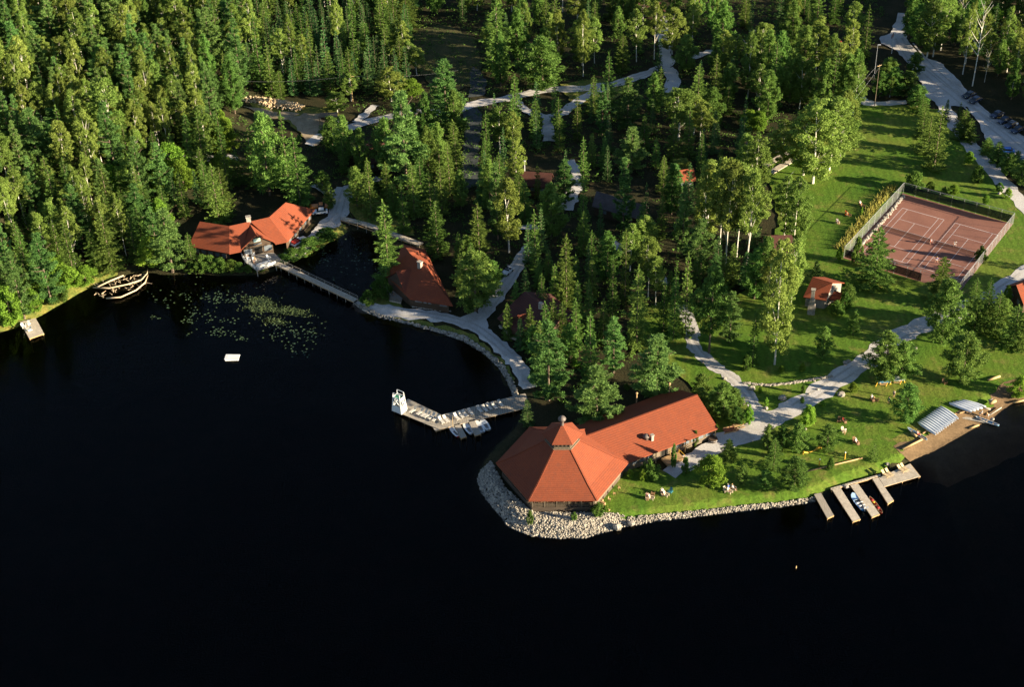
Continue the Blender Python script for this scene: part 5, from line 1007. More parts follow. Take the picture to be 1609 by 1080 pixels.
q = a; place(cy_, (q[0], q[1], 1.0), ax-math.pi/2, 'white upturned canoe with a yellow gunwale, first of the long row', 'canoes in the long row')
for i in range(11): q = a+(b-a)*(i+1)/11; place(cw, (q[0], q[1], 1.0), ax-math.pi/2+R(random.uniform(-2, 2)), 'white upturned canoe, %s of the long row counted from the yellow-edged one' % NUM[i], 'canoes in the long row')
a, b = at(1509, 642), at(1530, 636)
for i, w in enumerate(('first', 'second', 'third', 'fourth', 'last')): q = a+(b-a)*i/4; place(cw, (q[0], q[1], 1.0), ax-math.pi/2+R(18+i*2), 'white upturned canoe, %s of the small row counted from the long row' % w, 'canoes in the small row')
for (p0, p1, lb) in (((1450, 682), (1502, 651), 'timber rail under the shore ends of the long canoe row'), ((1508, 650), (1540, 640), 'timber rail under the shore ends of the small canoe row')):
    a, b = at(*p0), at(*p1); single('canoe_rail', MB().beam((a[0], a[1], 1.1), (b[0], b[1], 1.1), .22, .2), M_wood, lb, 'timber rail')
cg = canoe('open_canoe', mat('grey_blue_hull', (.30, .42, .5), (.24, .34, .42), 1, .35, .4), M_hull); q = at(1441, 684); place(cg, (q[0], q[1], .95), ax-math.pi/2+R(4), 'open grey-blue canoe lying left of the long canoe row')
cb = canoe('open_canoe', mat('blue_canoe_hull', (.16, .32, .46), (.12, .26, .4), 1, .35, .4), M_white); q = at(1551, 664, .1); place(cb, (q[0], q[1], .04), ang((1535, 656), (1568, 668))-math.pi/2, 'blue canoe being launched with its bow in the water')
cr_ = canoe('moored_canoe', M_red, M_seat); q = at(1376, 796, 0); place(cr_, (q[0], q[1], -.1), ang((1367, 782), (1385, 805))-math.pi/2, 'red canoe with cushions moored beside the finger dock')
for dy, m_, lb in ((-.9, M_yellow, 'yellow cushion in the red canoe'), (-1.5, M_red, 'forward red cushion in the red canoe'), (.9, M_red, 'aft red cushion in the red canoe')):
    a_ = ang((1367, 782), (1385, 805)); single('cushion', MB().lathe((0, 0, 0), [(.22, 0), (.28, .05), (.28, .12), (.2, .17)], 8), m_, lb, 'cushion', None, True, (q[0]+math.cos(a_)*dy, q[1]+math.sin(a_)*dy, .26))
cgr = canoe('garden_canoe', mat('green_hull', (.04, .13, .09), (.03, .1, .07), 1, .5), M_white); q = at(1088, 738); place(cgr, (q[0], q[1], 1.02), ang((1075, 744), (1100, 733))-math.pi/2, 'dark green canoe with pale gunwale under the yellow-green tree')
def sailboat(name, mh, md, L=4.2):
    o = empty(name, (0, 0, 0), 'boat', 'boat'); rows = hull(L, 1.5, .42, 13, .7, .08, .72)
    hull_mb(rows).build('hull', mh, o, True); mb = MB(); n = len(rows)
    for i in range(n-1):
        a, b = rows[i][-1], rows[i+1][-1]
        if 6 <= i <= 10: 
            for sd in (-1, 1): mb.slab([(sd*a[0], a[1], a[2]), (sd*b[0], b[1], b[2]), (sd*b[0]*.5, b[1], b[2]+.02), (sd*a[0]*.5, a[1], a[2]+.02)][::sd], .04)
        else: mb.slab([(-a[0], a[1], a[2]), (a[0], a[1], a[2]), (b[0], b[1], b[2]), (-b[0], b[1], b[2])], .04)
    mb.build('deck', md, o); MB().box((0, .85, .18), (.62, 1.5, .05)).build('cockpit_floor', M_metal, o); MB().box((0, .75, .36), (.7, .2, .05)).build('thwart', M_seat, o)
    MB().box((0, 2.15, .3), (.05, .28, .7)).build('rudder', M_seat, o); return o
sb = sailboat('moored_sailboat', M_hull, M_white)
for p0, p1, lb in (((729, 665), (741, 683), 'single white sailboat hull between the two mooring docks'), ((748, 662), (759, 681), 'white sailboat hull touching the shoreward mooring dock'), ((756, 659), (768, 677), 'outermost white sailboat hull of the moored pair')):
    a, b = at(*p0, .1), at(*p1, .1); q = (a+b)/2; place(sb, (q[0], q[1], -.08), ang(p0, p1, .1)-math.pi/2, lb, 'white sailboats at the bay dock')
sr = sailboat('red_sailboat', M_red, M_white); q = at(714, 678.5, .1); place(sr, (q[0], q[1], -.08), ang((706, 669), (722, 689), .1)-math.pi/2, 'red sailboat with a bare wooden mast at the bay dock')
MB().tube([(0, -.6, .3), (0, -.6, 3.6)], .05, 6).build('mast', M_post, sr); MB().tube([(0, -.55, .85), (0, 1.6, .75)], .05, 6).build('boom', M_white, sr); MB().tube([(0, -.4, .93), (.05, .5, .96), (0, 1.5, .85)], [.09, .13, .08], 7).build('furled_sail', M_white, sr)
# blue motorboat
mbt = empty('blue_motorboat', (0, 0, 0), 'blue and white motorboat moored between two finger docks', 'motorboat'); rows = hull(5.0, 1.9, .62, 13, .62, .14, .86); hull_mb(rows).build('hull', M_blue, mbt, True); mb = MB()
for i in range(len(rows)-1):
    a, b = rows[i][-1], rows[i+1][-1]
    if i < 5: mb.slab([(-a[0], a[1], a[2]), (a[0], a[1], a[2]), (b[0], b[1], b[2]), (-b[0], b[1], b[2])], .05)
    else:
        for sd in (-1, 1): mb.slab([(sd*a[0], a[1], a[2]), (sd*b[0], b[1], b[2]), (sd*b[0]*.8, b[1], b[2]+.02), (sd*a[0]*.8, a[1], a[2]+.02)][::sd], .04)
mb.build('foredeck', mat('pale_blue_deck', (.42, .58, .78), (.36, .52, .72), 1, .4), mbt)
MB().slab([(-.8, -.45, .66), (.8, -.45, .66), (.66, -.2, 1.05), (-.66, -.2, 1.05)], .04).build('windshield', mat('tinted_screen', (.05, .06, .07), (.04, .05, .06), 1, .1, .6), mbt); MB().beam((-.85, -.5, .68), (.85, -.5, .68), .12, .1).build('screen_frame', M_white, mbt)
for y in (.35, 1.25): 
    for x in (-.4, .4): MB().box((x, y, .45), (.5, .45, .16)).box((x, y+.24, .62), (.5, .1, .4)).build('seat', M_white, mbt)
MB().box((0, .9, .25), (1.4, 2.8, .05)).build('floor', M_metal, mbt)
MB().box((0, 2.35, .95), (.42, .5, .5)).box((0, 2.5, .4), (.2, .25, .9)).build('outboard_motor', M_metal, mbt)
q = at(1348.5, 790, .1); place(mbt, (q[0], q[1], -.12), ang((1338, 777), (1358, 803), .1)-math.pi/2, mbt['label'])
# yellow hammock
HM = Bld('yellow_hammock', 'long yellow hammock slung low between two rounded pines on the lawn', 'hammock', A2(1275, 708))
a, b = at(1262, 711, 1.6), at(1291, 699, 2.0); pts = [a+(b-a)*t-np.array([0, 0, .9*math.sin(math.pi*t)]) for t in np.linspace(0, 1, 9)]; mb = MB()
HM.part('sling', MB().tube(pts, [.3, .16, .13, .15, .18, .18, .2, .34, .3], 8), M_yellow, None, None, True)
for q in (a, b): HM.part('stand_post', MB().tube([(q[0], q[1], .9), (q[0], q[1], q[2]+.1)], .09, 6), M_yellow)
for px, py, lb in ((1287, 733, 'yellow net post nearer the bluish pine by the docks'), (1327, 722, 'yellow net post farther along the stone line')):
    q = at(px, py); P_ = Bld('net_post', lb, 'post', q[:2], 1.0, 'yellow posts on the lawn'); P_.part('shaft', MB().tube([(q[0], q[1], .9), (q[0], q[1], 2.7)], .13, 8), M_yellow); P_.part('cap', MB().lathe((q[0], q[1], 2.68), [(.16, 0), (.16, .12), (.05, .2)], 8), M_white)
# swing benches under the pines
for i, (px, py, lb) in enumerate(((1388, 607, 'blue-roofed yellow garden swing on the left under the pine pair'), (1410, 604, 'white-backed yellow garden swing on the right under the pine pair'))):
    q = at(px, py); x, y = q[0], q[1]; G = Bld('garden_swing', lb, 'garden swing', (x, y)); rz = R(-25)
    for sx in (-1, 1): G.part('side_frame', MB().beam((x+sx*1.1-.6, y-.1, .95), (x+sx*1.1, y+.1, 2.8), .14, .14).beam((x+sx*1.1+.6, y+.5, .95), (x+sx*1.1, y+.1, 2.8), .14, .14), M_yellow)
    G.part('canopy', MB().slab([(x-1.4, y-.8, 2.55), (x+1.3, y-.8, 2.6), (x+1.3, y+.9, 2.95), (x-1.4, y+.9, 2.9)], .08), mat('blue_canvas', (.12, .28, .42), (.1, .24, .38), 1, .8) if i == 0 else M_white)
    G.part('seat', MB().box((x, y+.1, 1.45), (1.6, .5, .07)).slab([(x-.8, y+.32, 1.5), (x+.8, y+.32, 1.5), (x+.8, y+.5, 2.05), (x-.8, y+.5, 2.05)], .05), M_wood)
# driftwood crib
DC = Bld('driftwood_crib', 'broken crib of pale driftwood logs at the shore under the dark spruce', 'driftwood', A2(195, 452, .1), 0)
for pts in ([(146, 452), (172, 453), (200, 447), (222, 440), (231, 430), (232, 422)], [(167, 469), (190, 467), (214, 456), (228, 444), (232, 433)], [(153, 451), (172, 442), (194, 433)]):
    DC.part('log', MB().tube([at(x, y, .55) for x, y in pts], [.2, .2, .18, .17, .14, .1][:len(pts)], 7), mat('driftwood', (.52, .40, .26), (.40, .31, .2), 1, .85), None, None, True)
gg = random.Random(4)
for i in range(70):
    t = gg.random(); x, y = 150+74*t+gg.uniform(-8, 8), 460-18*t+gg.uniform(-13, 9); a_ = gg.uniform(-.4, 2.6); l = gg.uniform(4, 13); DC.part('branch', MB().tube([at(x, y, .25), at(x+l*math.cos(a_)*.8, y-l*math.sin(a_)*.5, .25+gg.uniform(0, .4))], [.10, .04], 5), _mc['driftwood'])
# lily pads, weeds
g = np.random.default_rng(12); mb = MB()
def pads(cx, cy, sx, sy, n, rot=-.25):
    for i in range(int(n*.5)):
        u, v = g.normal(0, 1.15), g.normal(0, 1); px, py = cx+u*sx+v*sy*rot, cy+v*sy+u*sx*.12; q = at(px, py, .02); r_ = g.uniform(.1, .27); k = 7; a0 = g.uniform(0, 6)
        if sdist(q[None, :2])[0] > -.3: continue
        vs = [(q[0]+r_*math.cos(a0+5.7*j/k), q[1]+r_*math.sin(a0+5.7*j/k), .022+.0006*i % .01) for j in range(k+1)]+[(q[0], q[1], .024)]
        mb.add(vs, [(j, j+1, k+1) for j in range(k)])
for a in [(300, 497, 4, 9, 40), (325, 468, 22, 5, 50), (345, 470, 10, 4, 40), (355, 470, 12, 3, 40), (328, 497, 8, 6, 40), (346, 522, 10, 4, 70), (242, 499, 4, 2, 18), (265, 483, 2, 2, 10), (295, 505, 6, 4, 30), (380, 532, 6, 3, 30), (365, 505, 10, 3, 30), (384, 466, 14, 3, 30), (465, 520, 16, 5, 60), (480, 530, 8, 3, 30), (450, 525, 12, 6, 36), (475, 555, 10, 8, 30), (288, 467, 16, 6, 34), (240, 468, 14, 5, 24), (430, 520, 10, 6, 30), (295, 524, 3, 2, 10), (520, 402, 26, 14, 110), (560, 420, 18, 14, 70), (455, 545, 14, 10, 30), (495, 510, 10, 8, 24), (350, 450, 40, 6, 30)]: pads(*a)
o = mb.build('lily_pads', mat('lily_pad_green', (.075, .11, .04), (.04, .075, .038), .7, .5, .3)); tag(o, 'scattered floating lily pads in the left bay', 'lily pads', None, 'stuff')
Q = []
for cx, cy, sx, sy, n in ((410, 475, 12, 4, 520), (437, 489, 22, 3, 520), (432, 505, 12, 3, 260), (462, 488, 14, 2.5, 220), (398, 486, 9, 3, 120)):
    for i in range(n):
        u, v = g.normal(0, 1), g.normal(0, 1); q = at(cx+u*sx, cy+v*sy+u*sx*.15, .0); Q.append(q)
Q = np.array(Q); d = np.column_stack([g.normal(0, .7, len(Q)), g.normal(0, .7, len(Q)), np.full(len(Q), .35)])
o = bpy.data.objects.new('water_weed', npmesh('water_weed', sprays(Q, d, .55, .16, .2, g), mat('water_weed', (.07, .10, .03), (.04, .065, .025), .4, .8))); col.objects.link(o); tag(o, 'yellow-green patch of water weed in the left bay', 'water weed', None, 'stuff')
# ---------------------------------------------------------------- shore rocks, walls, fences, bridges
g = np.random.default_rng(77)
M_rip = mat('riprap_stone', (.44, .38, .30), (.16, .145, .125), .9, .9, .2, (4, .25), lo=.3, hi=.7)
def riprap(name, polys_px, n, smin, smax, label, line=None):
    mb = MB(); k = 0
    for poly, n_ in zip(polys_px, n):
        W = np.array(pxpoly(poly, .5)); lo, hi = W.min(0), W.max(0); c = 0
        while c < n_:
            q = g.uniform(lo, hi)
            if not inpoly(q[None], W)[0]: continue
            s = smin+(smax-smin)*g.uniform()**1.8*(1.35 if g.uniform() > .93 else 1); z = float(terrain(q[None])[0]); z = max(z, -.25); c += 1; k += 1
            mb.rock((q[0], q[1], z+s*.25+g.uniform(0, .22)), (s*g.uniform(.8, 1.3), s*g.uniform(.8, 1.3), s*g.uniform(.6, .9)), sd=k)
    return tag(mb.build(name, M_rip), label, 'shore rocks', None, 'stuff')
riprap('shore_rocks', [[(771, 727), (756, 738), (750, 752), (755, 770), (772, 792), (800, 826), (835, 840), (880, 844), (920, 843), (950, 834), (985, 824), (980, 812), (945, 809), (900, 810), (838, 809), (795, 772)],
 [(985, 814), (985, 825), (1030, 817), (1080, 811), (1130, 805), (1180, 799), (1230, 794), (1282, 785), (1280, 780), (1230, 788), (1180, 793), (1130, 798.5), (1080, 804), (1030, 809)]], (7600, 1700), .1, .25, 'bank of pale broken stone around the lodge point and lawn edge')
riprap('causeway_rocks', [[(556, 474), (572, 487), (595, 496), (640, 506), (690, 520), (728, 533), (760, 553), (785, 576), (799, 600), (807, 622), (815, 620), (806, 598), (791, 573), (764, 549), (732, 528), (690, 516), (640, 502.5), (595, 492), (568, 478)]], (1300,), .12, .34, 'strip of broken stone below the bay causeway')
BO = [(1181, 612, .9, 'pale rounded boulder at the lower end of the stone edging'), (1229, 628, 1.0, 'large grey boulder in the grass triangle between paths'), (1167, 635, .8, 'yellow-lit boulder where the narrow path meets the plaza'), (1203, 643, .6, 'small boulder at the tip of the grass triangle'), (1104, 570, .5, 'small pale stone beside the narrow path'), (1322, 622, .9, 'yellowish boulder by the wide path above the lone bush'), (1328, 572, .7, 'grey boulder beside the wide path in shade'), (1333, 569, .6, 'smaller grey boulder touching the shaded path boulder'), (1138, 596, .5, 'pale stone at the bend of the narrow path'), (992, 820, .9, 'largest pale boulder in the shore rocks right of the pavilion'), (970, 826, 1.0, 'broad yellowish boulder at the water edge of the point'), (1559, 660, .5, 'stone at the beach edge by the launch'), (1557, 631, .6, 'block-like stone on the sand patch'), (1438, 549, .6, 'stone half under the big pine by the wide path'), (1285, 613, .35, 'small yellow stone along the wide path edge'), (1271, 620, .35, 'tiny stone beside the wide path'), (1570, 305, .6, 'white stone by the court corner and path'), (1528, 211, .7, 'pale rock at the tip of the hedge island in the car park'), (1395, 728, .5, 'stone at the shore end of the finger docks'), (1330, 762, .6, 'rock between the two longest finger docks'), (1265, 676, .5, 'stone at the foot of the bright little tree')]
for i, (px, py, s, lb) in enumerate(BO): q = at(px, py); single('boulder', MB().rock((0, 0, 0), (s, s*.85, s*.75), sd=900+i), M_stone, lb, 'boulder', None, False, (q[0], q[1], 1.0+s*.3 if py < 700 else max(.3, float(terrain(q[None, :2])[0]))+s*.2))
# low stone edging between the paths
def stone_line(name, line, n, s, label, m=M_stone, cat='stone edging', z=1.0):
    pts = [at(x, y) for x, y in line]; mb = MB(); L = np.cumsum([0]+[np.linalg.norm(pts[i+1]-pts[i]) for i in range(len(pts)-1)])
    for k in range(n):
        u = L[-1]*(k+.5)/n; i = min(len(pts)-2, int(np.searchsorted(L, u)-1)); i = max(i, 0); q = pts[i]+(pts[i+1]-pts[i])*((u-L[i])/(L[i+1]-L[i])); mb.rock((q[0]+g.normal(0, s*.3), q[1]+g.normal(0, s*.45), z+s*.3), (s*g.uniform(.8, 1.3), s*g.uniform(.8, 1.2), s*g.uniform(.6, .9)), sd=k+1)
    single(name, mb, m, label, cat)
stone_line('stone_edging', [(1168, 603), (1205, 606), (1235, 604), (1265, 599), (1308, 592)], 210, .3, 'low curved row of stones linking the two gravel paths', M_rip)
stone_line('stone_wall', [(1420, 308), (1390, 345), (1360, 378), (1338, 402)], 150, .42, 'yellow-lit dry stone wall along the left fence of the tennis court', M_stone, 'stone wall')
stone_line('cottage_stones', [(646, 482), (670, 486), (708, 490)], 40, .25, 'row of pale stones in front of the chimneyed bay cottage', M_stone)
def logs(name, p, q, r, m, label, z=1.0, cat='log'):
    a, b = at(*p), at(*q); single(name, MB().tube([(a[0], a[1], z+r*.8), (b[0], b[1], z+r*.8)], [r, r*.85], 8), m, label, cat, None, True)
logs('beam_edging', (1268, 742), (1355, 721), .16, M_wood, 'thin straight timber edging across the lawn below the yellow posts', cat='timber edging')
logs('drift_log', (1552, 599), (1571, 593), .3, M_post, 'pale log lying on the grass above the sand patch'); logs('drift_log', (1555, 636), (1564, 632), .4, M_post, 'short thick block of timber on the small beach'); logs('beach_log', (1418, 707), (1453, 690), .22, M_post, 'long squared log at the back of the beach'); logs('beach_log', (1524, 669), (1539, 664), .2, M_post, 'floating pale log at the water edge by the launch', .1); logs('beach_log', (1555, 650), (1574, 638), .16, M_deck, 'thin shore timber right of the launch', .4); logs('beach_log', (1592, 630), (1612, 626), .2, M_post, 'shore timber at the right edge of the small beach', .3)
logs('grey_plank', (1538, 640), (1556, 645), .25, M_deck, 'dark plank lying beside the small canoe row')
logs('fallen_log', (1432, 682), (1440, 688), .3, M_post, 'yellow log end beside the open grey-blue canoe')
a, b = at(1536, 655), at(1552, 659); single('launch_plank', MB().beam((a[0]-3, a[1]+.4, .62), (b[0], b[1], .2), .9, .1), M_deck, 'grey launching plank between the beach and the blue canoe', 'plank')
# tennis court fences
mm = bpy.data.materials.new('chain_link'); t = nt(mm); o_ = N(t, 'ShaderNodeOutputMaterial'); p_ = N(t, 'ShaderNodeBsdfPrincipled'); p_.inputs['Base Color'].default_value = (.42, .42, .42, 1); p_.inputs['Roughness'].default_value = .6; tp = N(t, 'ShaderNodeBsdfTransparent'); mx = N(t, 'ShaderNodeMixShader'); mx.inputs[0].default_value = .12
t.links.new(tp.outputs[0], mx.inputs[1]); t.links.new(p_.outputs[0], mx.inputs[2]); t.links.new(mx.outputs[0], o_.inputs[0]); M_link = mm
mm = bpy.data.materials.new('windscreen_cloth'); t = nt(mm); o_ = N(t, 'ShaderNodeOutputMaterial'); p_ = N(t, 'ShaderNodeBsdfDiffuse'); p_.inputs['Color'].default_value = (.022, .034, .026, 1); tp = N(t, 'ShaderNodeBsdfTransparent'); mx = N(t, 'ShaderNodeMixShader'); mx.inputs[0].default_value = .72
t.links.new(tp.outputs[0], mx.inputs[1]); t.links.new(p_.outputs[0], mx.inputs[2]); t.links.new(mx.outputs[0], o_.inputs[0]); M_screen = mm
def fence(label, a, b, h, m, n, scr=None):
    Fn = Bld('court_fence', label, 'fence', uv(*a)); A, B_ = np.array(uv(*a)), np.array(uv(*b)); mb = MB()
    for i in range(n+1): q = A+(B_-A)*i/n; Fn.part('post', MB().tube([(q[0], q[1], .9), (q[0], q[1], 1+h)], .05, 6), M_metal)
    Fn.part('top_rail', MB().beam((*A, 1+h), (*B_, 1+h), .06, .06), M_metal)
    d = (B_-A)/np.hypot(*(B_-A)); nn = np.array([-d[1], d[0]])*.06
    Fn.part('mesh', MB().add([(*(A+nn), 1.08), (*(B_+nn), 1.08), (*(B_+nn), 1+h), (*(A+nn), 1+h)], [(0, 1, 2, 3)]), m)
    if scr: Fn.part('windscreen', MB().slab([(*(A+(B_-A)*scr[0]-nn), 1.15), (*(A+(B_-A)*scr[1]-nn), 1.15), (*(A+(B_-A)*scr[1]-nn), 1+h*.9), (*(A+(B_-A)*scr[0]-nn), 1+h*.9)], .0) if False else MB().beam((*(A+(B_-A)*scr[0]-nn), 1+h*.5), (*(A+(B_-A)*scr[1]-nn), 1+h*.42), .03, h*.68), M_screen)
fence('chain-link fence on the lawn side of the tennis court above the stone wall', (-2.8, -7), (-2.8, 29.5), 3.2, M_link, 10)
fence('dark screened fence at the far end of the tennis court', (-2.8, -7), (26, -7), 3.2, M_link, 9, (.01, .99))
fence('grey chain-link fence on the cabin side of the tennis court', (26, -7), (26, 29.5), 3.2, M_link, 12)
fence('half-screened fence at the near end of the tennis court', (-2.8, 29.5), (26, 29.5), 3.2, M_link, 9, (.01, .68))
mn = bpy.data.materials.new('tennis_netting'); t = nt(mn); o_ = N(t, 'ShaderNodeOutputMaterial'); p_ = N(t, 'ShaderNodeBsdfPrincipled'); p_.inputs['Base Color'].default_value = (.03, .03, .03, 1); tp = N(t, 'ShaderNodeBsdfTransparent'); mx = N(t, 'ShaderNodeMixShader'); mx.inputs[0].default_value = .6
t.links.new(tp.outputs[0], mx.inputs[1]); t.links.new(p_.outputs[0], mx.inputs[2]); t.links.new(mx.outputs[0], o_.inputs[0])
for u0, lb in ((-.9, 'tennis net on the lawn-side court'), (12.93, 'tennis net on the cabin-side court')):
    A, B_ = np.array(uv(u0, 11.885)), np.array(uv(u0+12.77, 11.885)); Nn = Bld('tennis_net', lb, 'net', A)
    for q in (A, B_): Nn.part('post', MB().tube([(*q, 1.0), (*q, 2.12)], .06, 6), M_metal)
    Nn.part('net', MB().add([(*A, 1.1), (*B_, 1.1), (*B_, 2.02), (*A, 2.02)], [(0, 1, 2, 3)]), mn); Nn.part('net_tape', MB().beam((*A, 2.05), (*B_, 2.05), .03, .07), M_white)
q = uv(12.3, 12.0); tb = Bld('ball_basket', 'small white ball basket by the net posts between the courts', 'basket', q); tb.part('bin', MB().lathe((q[0], q[1], 1.5), [(.22, 0), (.3, .4)], 8), M_white); tb.part('leg', MB().tube([(q[0], q[1], 1.05), (q[0], q[1], 1.5)], .05, 5), M_metal)
# yellow ornamental grass hedge by the court
W = np.array(ribbon([(1402, 294), (1375, 324), (1345, 360), (1318, 393)], 2.2)); lo, hi = W.min(0), W.max(0); Q = g.uniform(lo, hi, (9000, 2)); Q = Q[inpoly(Q, W)]
d = np.column_stack([g.normal(0, .5, (len(Q), 2)), np.full(len(Q), 1.0)])
o = bpy.data.objects.new('tall_grass', npmesh('tall_grass', sprays(np.column_stack([Q, np.full(len(Q), 1.0)]), d, 1.35, .24, .25, g), mat('dry_grass_blades', (.30, .25, .05), (.19, .20, .04), .5, .9))); col.objects.link(o); tag(o, 'band of tall yellow grass along the lawn side of the tennis court', 'tall grass', None, 'stuff')
# foot bridges
def bridge(name, label, line, w, z, rails, pz=0):
    B = Bld(name, label, 'footbridge', A2(*line[0], z), 0); pts = [at(x, y, z) for x, y in line]; mb = MB()
    for a, b in zip(pts[:-1], pts[1:]):
        L = np.linalg.norm(b-a); n = int(L/.3); d = (b-a)/L; s = np.array([-d[1], d[0], 0])*w/2
        for i in range(n): p, q = a+(b-a)*(i/n), a+(b-a)*((i+.93)/n); mb.slab([tuple(p-s), tuple(q-s), tuple(q+s), tuple(p+s)], .08)
    B.part('deck_boards', mb, M_dock); a, b = pts[0], pts[-1]; d = (b-a)/np.linalg.norm(b-a); s = np.array([-d[1], d[0], 0])*(w/2-.1)
    B.part('stringer', MB().beam(a-s-[0, 0, .22], b-s-[0, 0, .22], .2, .25).beam(a+s-[0, 0, .22], b+s-[0, 0, .22], .2, .25), M_wood)
    n = int(np.linalg.norm(b-a)/2.6); s2 = s*1.12
    for sd in rails:
        mb = MB(); mp = MB()
        for i in range(n+1): q = a+(b-a)*i/n+s2*sd; mp.box((q[0], q[1], (z+pz-2.5)/2+.45), (.1, .1, z-pz+3.2), 0)
        B.part('rail_post', mp, M_deck); mb.beam(a+s2*sd+[0, 0, .85], b+s2*sd+[0, 0, .85], .06, .06).beam(a+s2*sd+[0, 0, .5], b+s2*sd+[0, 0, .45], .04, .05); B.part('hand_rail', mb, M_deck)
bridge('footbridge', 'grey plank footbridge across the pond mouth from the winged lodge to the causeway', [(432, 412), (559, 472)], 1.5, 1.3, (-1, 1))
bridge('footbridge', 'short plank footbridge between the path fork and the pond side trees', [(538, 343), (575, 352), (610, 365), (662, 384)], 1.7, 1.35, (-1,))
for p0, p1, lb in (((1211, 272), (1251, 248), 'nearer plank boardwalk at the foot of the big birch'), ((1200, 262), (1238, 241), 'farther plank boardwalk under the birches')):
    a, b = at(*p0), at(*p1); d = (b-a)/np.linalg.norm(b-a); s = np.array([-d[1], d[0], 0])*.9; mb = MB(); n = 40
    for i in range(n): p, q = a+(b-a)*(i/n), a+(b-a)*((i+.92)/n); mb.slab([tuple(p-s+[0, 0, .25]), tuple(q-s+[0, 0, .25]), tuple(q+s+[0, 0, .25]), tuple(p+s+[0, 0, .25])], .2)
    single('boardwalk', mb, M_dock, lb, 'boardwalk')
# ---------------------------------------------------------------- poles, wires, flag, cars
def pole(name, px, py, ty, r, label, m=M_post, extra=None):
    q = at(px, py); h = height_to(px, py, ty); P_ = Bld(name, label, 'pole' if 'flag' not in name else 'flagpole', q[:2]); P_.part('shaft', MB().tube([(q[0], q[1], .5), (q[0], q[1], 1+h)], [r, r*.7], 8), m)
    return P_, q, 1+h
P_, q1, h1 = pole('utility_pole', 554, 158, 117, .2, 'sunlit utility pole with a transformer can above the lean-to'); P_.part('transformer', MB().lathe((q1[0]-.45, q1[1]-.2, h1-2.4), [(.1, 0), (.3, .05), (.3, .9), (.1, 1.0)], 8), M_metal); P_.part('crossarm', MB().box((q1[0], q1[1]-.12, h1-.5), (2.0, .12, .12)), M_post)
P_, q2, h2 = pole('utility_pole', 1374, 167, 101, .12, 'slim utility pole with slanting wires at the top of the long lawn', M_board); P_.part('crossarm', MB().box((q2[0], q2[1]-.12, h2-.3), (1.6, .12, .12), .6), M_post)
P_, q3, h3 = pole('light_pole', 1371, 140, 70, .08, 'dark thin light pole left of the flag pole', M_metal); P_.part('lamp_head', MB().box((q3[0]+.4, q3[1], h3), (.9, .3, .18)), M_metal)
P_, q4, h4 = pole('flag_pole', 1401, 83, 50, .13, 'white flag pole with a red and white flag by the car park road', M_white)
vs = []; nU = 8
mb = MB(); fl = [(q4[0]-.1-.95*(i/nU)*.55, q4[1]-.1-.1*math.sin(i*1.3), h4-.1-.75*(i/nU)) for i in range(nU+1)]
for nm_, i0, i1, m_ in (('flag_stripe', 0, 3, M_red), ('flag_panel', 3, 6, M_white), ('flag_stripe', 6, 8, M_red)):
    mb = MB()
    for i in range(i0, i1): a, b = fl[i], fl[i+1]; mb.slab([a, b, (b[0], b[1], b[2]-1.3), (a[0], a[1], a[2]-1.3)], .012)
    P_.part(nm_, mb, m_)
def wire(a, b, sag, label):
    pts = [np.array(a)+(np.array(b)-a)*t-np.array([0, 0, sag*4*t*(1-t)]) for t in np.linspace(0, 1, 13)]; single('power_line', MB().tube(pts, .012, 4), M_metal, label, 'power line')
for k, (px, py, z) in enumerate(((1212, 268, 6.0), (1228, 290, 6.0))): e = at(px, py, z); wire((q2[0]-.5+k, q2[1], h2-.2), e, 1.2, ('upper' if k == 0 else 'lower')+' wire from the lawn utility pole down to the birch clump')
for k, (px, py, z) in enumerate(((360, 126, 8.5), (720, 110, 8.5))): e = at(px, py, z); wire((q1[0], q1[1], h1-.4), e, 1.0, ('wire running left from' if k == 0 else 'wire running right from')+' the utility pole with the transformer')
M_glass = mat('car_glass', (.015, .02, .025), (.02, .025, .03), 1, .08, .6); M_tyre = mat('tyre_rubber', (.02, .02, .02), (.03, .03, .03), 2, .8)
